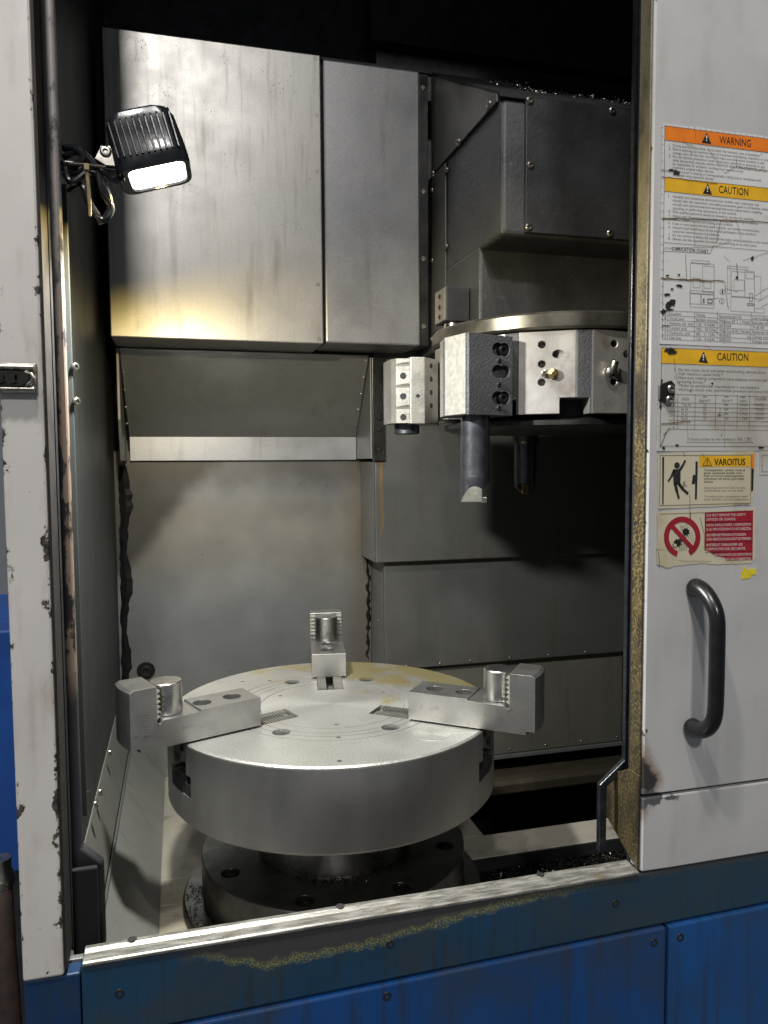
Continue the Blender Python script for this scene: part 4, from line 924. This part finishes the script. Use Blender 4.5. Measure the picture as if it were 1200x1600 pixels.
P.poly('ink', [(1057+4.4*math.cos(k*.449), 727+4.8*math.sin(k*.449)) for k in range(14)], 3)
P.poly('ink', [(1051, 733), (1062, 733), (1062.5, 741), (1062, 757), (1051.5, 757)], 3)
for a, b, w_ in (((1061, 735), (1066, 727), .0036), ((1066, 727), (1070, 719), .0030), ((1052, 735), (1048.5, 744), .0034), ((1048.5, 744), (1043, 752), .0026), ((1054, 756), (1057, 768), .0044), ((1057, 768), (1060, 779), .0032), ((1060, 756), (1067, 765), .0042), ((1067, 765), (1074.5, 771.5), .0034)): P.line('ink', a, b, w_, 3)
for i, s_ in enumerate(('Työkappaleet, istukan leuat ja', 'terät saattavat lentää ulos.', 'Pidä ovi kiinni automaattisen', 'toiminnan tai karan pyöriessä', 'aikana.', '', 'Automaattinen toiminta on aina', 'mahdollista, jos ovi on auki.', '', 'Turvallisuuden takaaminen vaatii', 'oven huollon ja kiinni pitämisen.')):
    if s_: P.text('ink' if i < 5 else 'ink_grey', s_, (1099, 735.8+4.55*i), (1099+len(s_)*2.15, 735.6+4.55*i), .0028 if i < 5 else .0024)
for a, b, w_ in (((1077, 772), (1077, 812), .0008), ((1066, 706), (1070, 712), .0006), ((1095, 708), (1100, 714), .0006)): crack(a, b, .6, w_)
P.text('ink_grey', 'LR4000T-09M5', (1145, 791), (1170, 789.6), .0026); P.build(S3, NM)

# 4: do not remove guards
S4 = sticker('torn cream and red sticker forbidding removal of safety guards', [(1027, 799), (1150, 796), (1180, 794), (1180, 872), (1173, 880), (1128, 882), (1098, 880), (1070, 882), (1040, 887), (1026, 881)], 'paper_old', ragged=.9)
P = Print(Y0-.0008)
P.path('ink', [(1030, 803), (1098, 801), (1176, 798)], .0005)
P.poly('red', [(1100.5, 800.5), (1176, 797.5), (1175, 874.5), (1135, 876), (1131, 871), (1117, 869), (1108, 862), (1100.5, 860)])
cx, cy, rx, ry = 1065, 839, 28.5, 32
N = 40
for k in range(N):
    a0, a1 = 6.2832*k/N, 6.2832*(k+1)/N
    if 1.05 < a0 < 1.75: continue
    P.poly('red', [(cx+rx*math.cos(a0), cy+ry*math.sin(a0)), (cx+rx*math.cos(a1), cy+ry*math.sin(a1)), (cx+rx*.73*math.cos(a1), cy+ry*.73*math.sin(a1)), (cx+rx*.73*math.cos(a0), cy+ry*.73*math.sin(a0))], 3)
P.poly('red', [(1046, 823), (1050, 818), (1086, 857), (1081, 862)], 4)
for gx, gy, g0 in ((1058, 848, 7), (1071, 831, 6.5), (1066, 841, 6), (1054, 852, 4.5)):
    P.poly('ink', [(gx+(g0*(1.0 if k % 2 else .66))*math.cos(k*.393), gy+(g0*(1.05 if k % 2 else .7))*math.sin(k*.393)) for k in range(16)], 2)
P.poly('paper_old', [(1054+2.6*math.cos(k*.6283), 852+2.8*math.sin(k*.6283)) for k in range(10)], 3)
for i in range(5):
    P.line('ink_grey', (1062+i*4.5, 819.5+i*2.5), (1068+i*4, 834+i*4), .0004); P.line('ink_grey', (1062, 824+i*4), (1076-i*.5, 818+i*4+i), .0004); P.line('ink_grey', (1062+i*3, 845+i*2), (1060+i*4, 860-i*.8), .0004); P.line('ink_grey', (1061, 850+i*2.6), (1073, 846+i*3), .0004)
rows = ['DO NOT REMOVE THE SAFETY', 'DEVICES OR GUARDS.', 'NON RIMUOVERE I DISPOSITIVI', 'E LE PROTEZIONI DI SICUREZZA.', 'SICHERHEITSEINRICHTUNGEN', 'UND ABDECKUNGEN NICHT ENTFERNEN.', 'INTERDIT D\'ENLEVER LES', 'DISPOSITIFS DE SECURITE.', 'NO DESMONTE LOS DISPOSITIVOS', 'NI LAS CUBIERTAS.']
for i, s_ in enumerate(rows):
    y = 807+6.55*i+(i//2)*2.35; x0 = 1103+(12 if i == 8 else 30 if i == 9 else 0); x1 = min(1173, x0+len(s_)*2.55)
    P.text('white_ink', s_, (x0, y), (x1, y-(x1-x0)*.02), .0035, 3)
    if i % 2 and i < 9: P.line('ink', (1100.5, y+3.2), (1175.5, y+.8), .0005, 3)
for a, b, w_ in (((1077, 800), (1079, 815), .0012), ((1093, 808), (1099, 832), .0007), ((1099, 832), (1100, 858), .0006), ((1060, 876), (1110, 877), .0005), ((1028, 862), (1030, 884), .0008)): crack(a, b, .7, w_)
P.build(S4, NM)
s5 = sticker('strip of faded grey label cut by the photo edge', [(1186, 704), (1240, 704), (1240, 741), (1186, 742)], 'paper_dirty')
P = Print(Y0-.0008); P.path('ink_grey', [(1190, 711), (1236, 711), (1236, 736), (1190, 737), (1190, 711)], .0006); P.build(s5, NM)
tp = sticker('scraps of bright yellow tape right of the handle', [(1158, 893), (1161, 892.5), (1161, 886), (1164.5, 885), (1166, 890), (1181, 888), (1181, 897), (1173, 899), (1172, 903), (1158, 905)], 'yellow_tape')

# ================================================================== work lamp
LC = Vector((-.0275, 1.02, 1.889)); t = thing('work_lamp', LC, 'lit black finned LED work lamp clamped at the upper left', 'work lamp')
# local axes: n = where it shines, a = across (fins run along n), c = thickness
nv = Vector((.26, -.07, -.96)).normalized(); av = Vector((.95, -.06, .28)); av = (av-nv*av.dot(nv)).normalized(); cv_ = nv.cross(av).normalized()
LM = Matrix((av, cv_, nv)).transposed().to_4x4(); LM.translation = LC
def rrect(hx_, hy_, r_, n=5):
    out = []
    for sx, sy, a0 in ((1, 1, 0), (-1, 1, 90), (-1, -1, 180), (1, -1, 270)):
        for i in range(n+1): a = R(a0+90*i/n); out.append((sx*(hx_-r_)+r_*math.cos(a), sy*(hy_-r_)+r_*math.sin(a)))
    return out
def loft(secs):
    mb = MB(); n = None; vs = []; fs = []
    for z, pts in secs: n = len(pts); vs += [(x, y, z) for x, y in pts]
    for k in range(len(secs)-1): fs += [(k*n+i, k*n+(i+1) % n, (k+1)*n+(i+1) % n, (k+1)*n+i) for i in range(n)]
    fs += [tuple(range(n-1, -1, -1)), tuple((len(secs)-1)*n+i for i in range(n))]; return mb.add(vs, fs)
HX_, HY_ = .0445, .0385
ho = loft([(-.038, rrect(HX_*.66, HY_*.7, .014)), (-.033, rrect(HX_*.82, HY_*.86, .016)), (-.022, rrect(HX_*.93, HY_*.95, .016)), (.016, rrect(HX_, HY_, .016)), (.033, rrect(HX_, HY_, .016)), (.036, rrect(HX_*.97, HY_*.97, .015)), (.036, [(x+.003, y) for x, y in rrect(HX_*.78, HY_*.82, .010)]), (.031, [(x+.003, y) for x, y in rrect(HX_*.76, HY_*.80, .010)])]); ho.xf(LM)
hs = obj('housing', ho, 'black_paint', t, smooth=True)
for i in range(11):
    x = -.036+i*.0072; e = .91-.16*(abs(x)/.036)**2
    f = MB()
    for s_ in (-1, 1):
        ya, yb_ = sorted((s_*HY_*.80, s_*(HY_*1.055))); f.prism([(ya if s_ < 0 else yb_, -.020), (ya if s_ < 0 else yb_, .022), ((yb_ if s_ < 0 else ya), .026), ((yb_ if s_ < 0 else ya), -.030)], x-.0012, x+.0012, 'x')
    f.box(x-.0012, x+.0012, -HY_*.80, HY_*.80, -.0385*e-.001, -.018)
    f.xf(LM); obj('fin', f, 'black_paint', hs, .0005)
le = loft([(.030, [(x+.003, y) for x, y in rrect(HX_*.755, HY_*.795, .010)]), (.0335, [(x+.003, y) for x, y in rrect(HX_*.75, HY_*.79, .010)])]); le.xf(LM); obj('lens', le, 'lens', t)
for sx in (-1, 1):
    p = LM @ Vector((sx*.0435, -.0415, .012)); screw(hs, p, LM.to_3x3() @ Vector((0, -1, 0)), .0035, 'black_screw')
L = bpy.data.lights.new('work_lamp_light', 'AREA'); L.shape = 'RECTANGLE'; L.size = .05; L.size_y = .04; L.energy = 15; L.color = (1, 1, 1); L.spread = R(172)
L.use_nodes = True; nt = L.node_tree; em = nt.nodes['Emission']      # the lens throws a yellower rim, as LED floods do
gm = nt.nodes.new('ShaderNodeNewGeometry'); dt = nt.nodes.new('ShaderNodeVectorMath'); dt.operation = 'DOT_PRODUCT'; nt.links.new(gm.outputs['Normal'], dt.inputs[0]); nt.links.new(gm.outputs['Incoming'], dt.inputs[1])
ab = nt.nodes.new('ShaderNodeMath'); ab.operation = 'ABSOLUTE'; nt.links.new(dt.outputs['Value'], ab.inputs[0])
rp_ = nt.nodes.new('ShaderNodeValToRGB'); nt.links.new(ab.outputs[0], rp_.inputs[0]); rp_.color_ramp.elements[0].position = .12; rp_.color_ramp.elements[0].color = (.66, .48, .13, 1); rp_.color_ramp.elements[1].position = .62; rp_.color_ramp.elements[1].color = (1, 1, .95, 1)
nt.links.new(rp_.outputs[0], em.inputs['Color'])
lo_ = bpy.data.objects.new('work_lamp_light', L); col.objects.link(lo_); lo_.parent = t
lv = Vector((.30, .15, -.93)).normalized()       # the optic throws a little towards the back of the machine
lo_.location = nv*.042; lo_.rotation_euler = lv.to_track_quat('-Z', 'Y').to_euler()
# bracket, bolt, cable, ties
q = [onY(x, y, .995) for x, y in ((148, 250), (158, 230), (174, 231), (181, 262), (166, 261))]
ea = obj('bracket_ear', MB().prism([(p.x, p.z) for p in q], .990, .9935, 'y'), 'screw', t, .0008)
p = onY(165, 237, .99); screw(ea, (p.x, .990, p.z), (0, -1, 0), .0068, name='bolt')
p0, p1 = onY(101, 257, .995), onY(188, 264, .998); obj('bracket_arm', MB().box(min(p0.x, -.148), p1.x, .994, 1.012, p1.z-.004, p1.z+.003), 'black_paint', t, .0012)
obj('bracket_plate', MB().prism([(onY(170, 215, 1.0).x, onY(170, 215, 1.0).z), (onY(182, 225, 1.0).x, onY(182, 225, 1.0).z), (onY(196, 285, 1.0).x, onY(196, 285, 1.0).z), (onY(184, 270, 1.0).x, onY(184, 270, 1.0).z)], .996, 1.004, 'y'), 'black_paint', t, .001)
def pxpath(pts): return [onY(x, y, Y_) for x, y, Y_ in pts]
def smooth_path(pts, n=5):
    out = []; m = len(pts)
    for i in range(m-1):
        a, b_, c, e = pts[max(i-1, 0)], pts[i], pts[i+1], pts[min(i+2, m-1)]
        for k in range(n):
            u_ = k/n; out.append(.5*((2*b_)+(c-a)*u_+(2*a-5*b_+4*c-e)*u_*u_+(3*b_-a-3*c+e)*u_**3))
    return out+[pts[-1]]
for nm, pts, r_ in (('cable', [(100, 232, 1.0), (118, 232, .99), (130, 246, .985), (120, 258, .985), (104, 262, .99), (112, 285, .985), (140, 268, .985), (158, 282, .985), (172, 318, .985), (165, 340, .99), (152, 346, .99)], .0042),
                    ('cable', [(100, 246, 1.0), (125, 238, .99), (150, 262, .985), (160, 300, .982), (174, 326, .985), (160, 344, .985), (140, 318, .99), (128, 290, .99), (108, 300, 1.0)], .0040),
                    ('cable', [(192, 275, 1.005), (176, 284, 1.0), (160, 270, .99), (130, 268, .985), (100, 275, .995)], .0038)):
    obj(nm, MB().tube(smooth_path(pxpath(pts)), r_, 10), 'black_paint', t, smooth=True)
obj('cable_tie', MB().tube(pxpath([(135, 258, .978), (138, 290, .977), (140, 318, .978), (141, 338, .979)]), [.0024, .0022, .0022, .0016], 8), 'tie', t, smooth=True)
obj('cable_tie', MB().tube(pxpath([(108, 256, .978), (136, 258, .977), (165, 262, .98)]), .0020, 8), 'hose', t, smooth=True)
obj('tie_head', MB().box(*(lambda p: (p.x-.003, p.x+.003, .972, .979, p.z-.004, p.z+.003))(onY(136, 262, .978))), 'tie', t, .0006)

# ================================================================== what shows left of the post
t = thing('blue_cabinet', (-.42, 1.3, .5), 'blue cabinet glimpsed left of the cream post', 'cabinet')
q = onY(12, 1365, 1.25)
obj('body', MB().box(-.6, -.232, 1.25, 1.6, q.z, 1.25), 'cab', t, .004)
obj('plinth', MB().box(-.6, -.236, 1.26, 1.6, .5, q.z-.003), 'black_roof', t)
t = thing('hose', (-.213, .99, .5), 'dark brown hose hanging below the blue cabinet', 'hose')
pts = smooth_path([Vector((-.222, 1.0, .985)), Vector((-.219, .99, .95)), Vector((-.217, .985, .90)), Vector((-.214, .985, .80)), Vector((-.213, .99, .5))], 14)
obj('tube', MB().tube(pts, [.0125+.0004*(i % 2) for i in range(len(pts))], 14), 'hose', t, smooth=True)
obj('fitting', MB().lathe([(0, 0), (.015, 0), (.017, .01), (.013, .02), (.013, .035), (0, .035)], (-.2225, 1.0, .983), 16), 'screw', t, smooth=True)

# ---- marks on the jaws
def jaw_mark(j, body, x0, z0, h, side, rot, mat, wd):
    vs, fs = text_geo(body); x_ = [v[0] for v in vs]; s_ = wd/(max(x_)-min(x_)); out = []
    for vx, vy in vs:
        a, b_ = (vx-min(x_))*s_, vy/.69*h
        if rot: a, b_ = -b_, a
        out.append((x0+a*(1 if side < 0 else -1), side*(HW+.0004), z0+b_))
    ms_ = bpy.data.meshes.new('cast_mark'); ms_.from_pydata(out, [], fs); ms_.materials.append(M[mat]); o_ = bpy.data.objects.new('cast_mark', ms_); col.objects.link(o_); o_.parent = j
jaw_mark(JAWS[1], '3', .262, .018, .012, -1, False, 'panel_b', .008)
mk_ = MB()
for i in range(4):          # worn raised marks, too rubbed down to read
    z = .030+i*.0095
    for dx, dz, w_, h_ in ((0, 0, .0060, .0012), (0, .0058, .0060, .0012), (0 if i % 2 else .0046, .0012, .0013, .0046)): mk_.box(.369+dx, .369+dx+w_, HW-.0003, HW+.0005, z+dz, z+dz+h_)
obj('cast_mark', mk_, 'jaw_steel', JAWS[2], local=True)['kind'] = 'stuff'
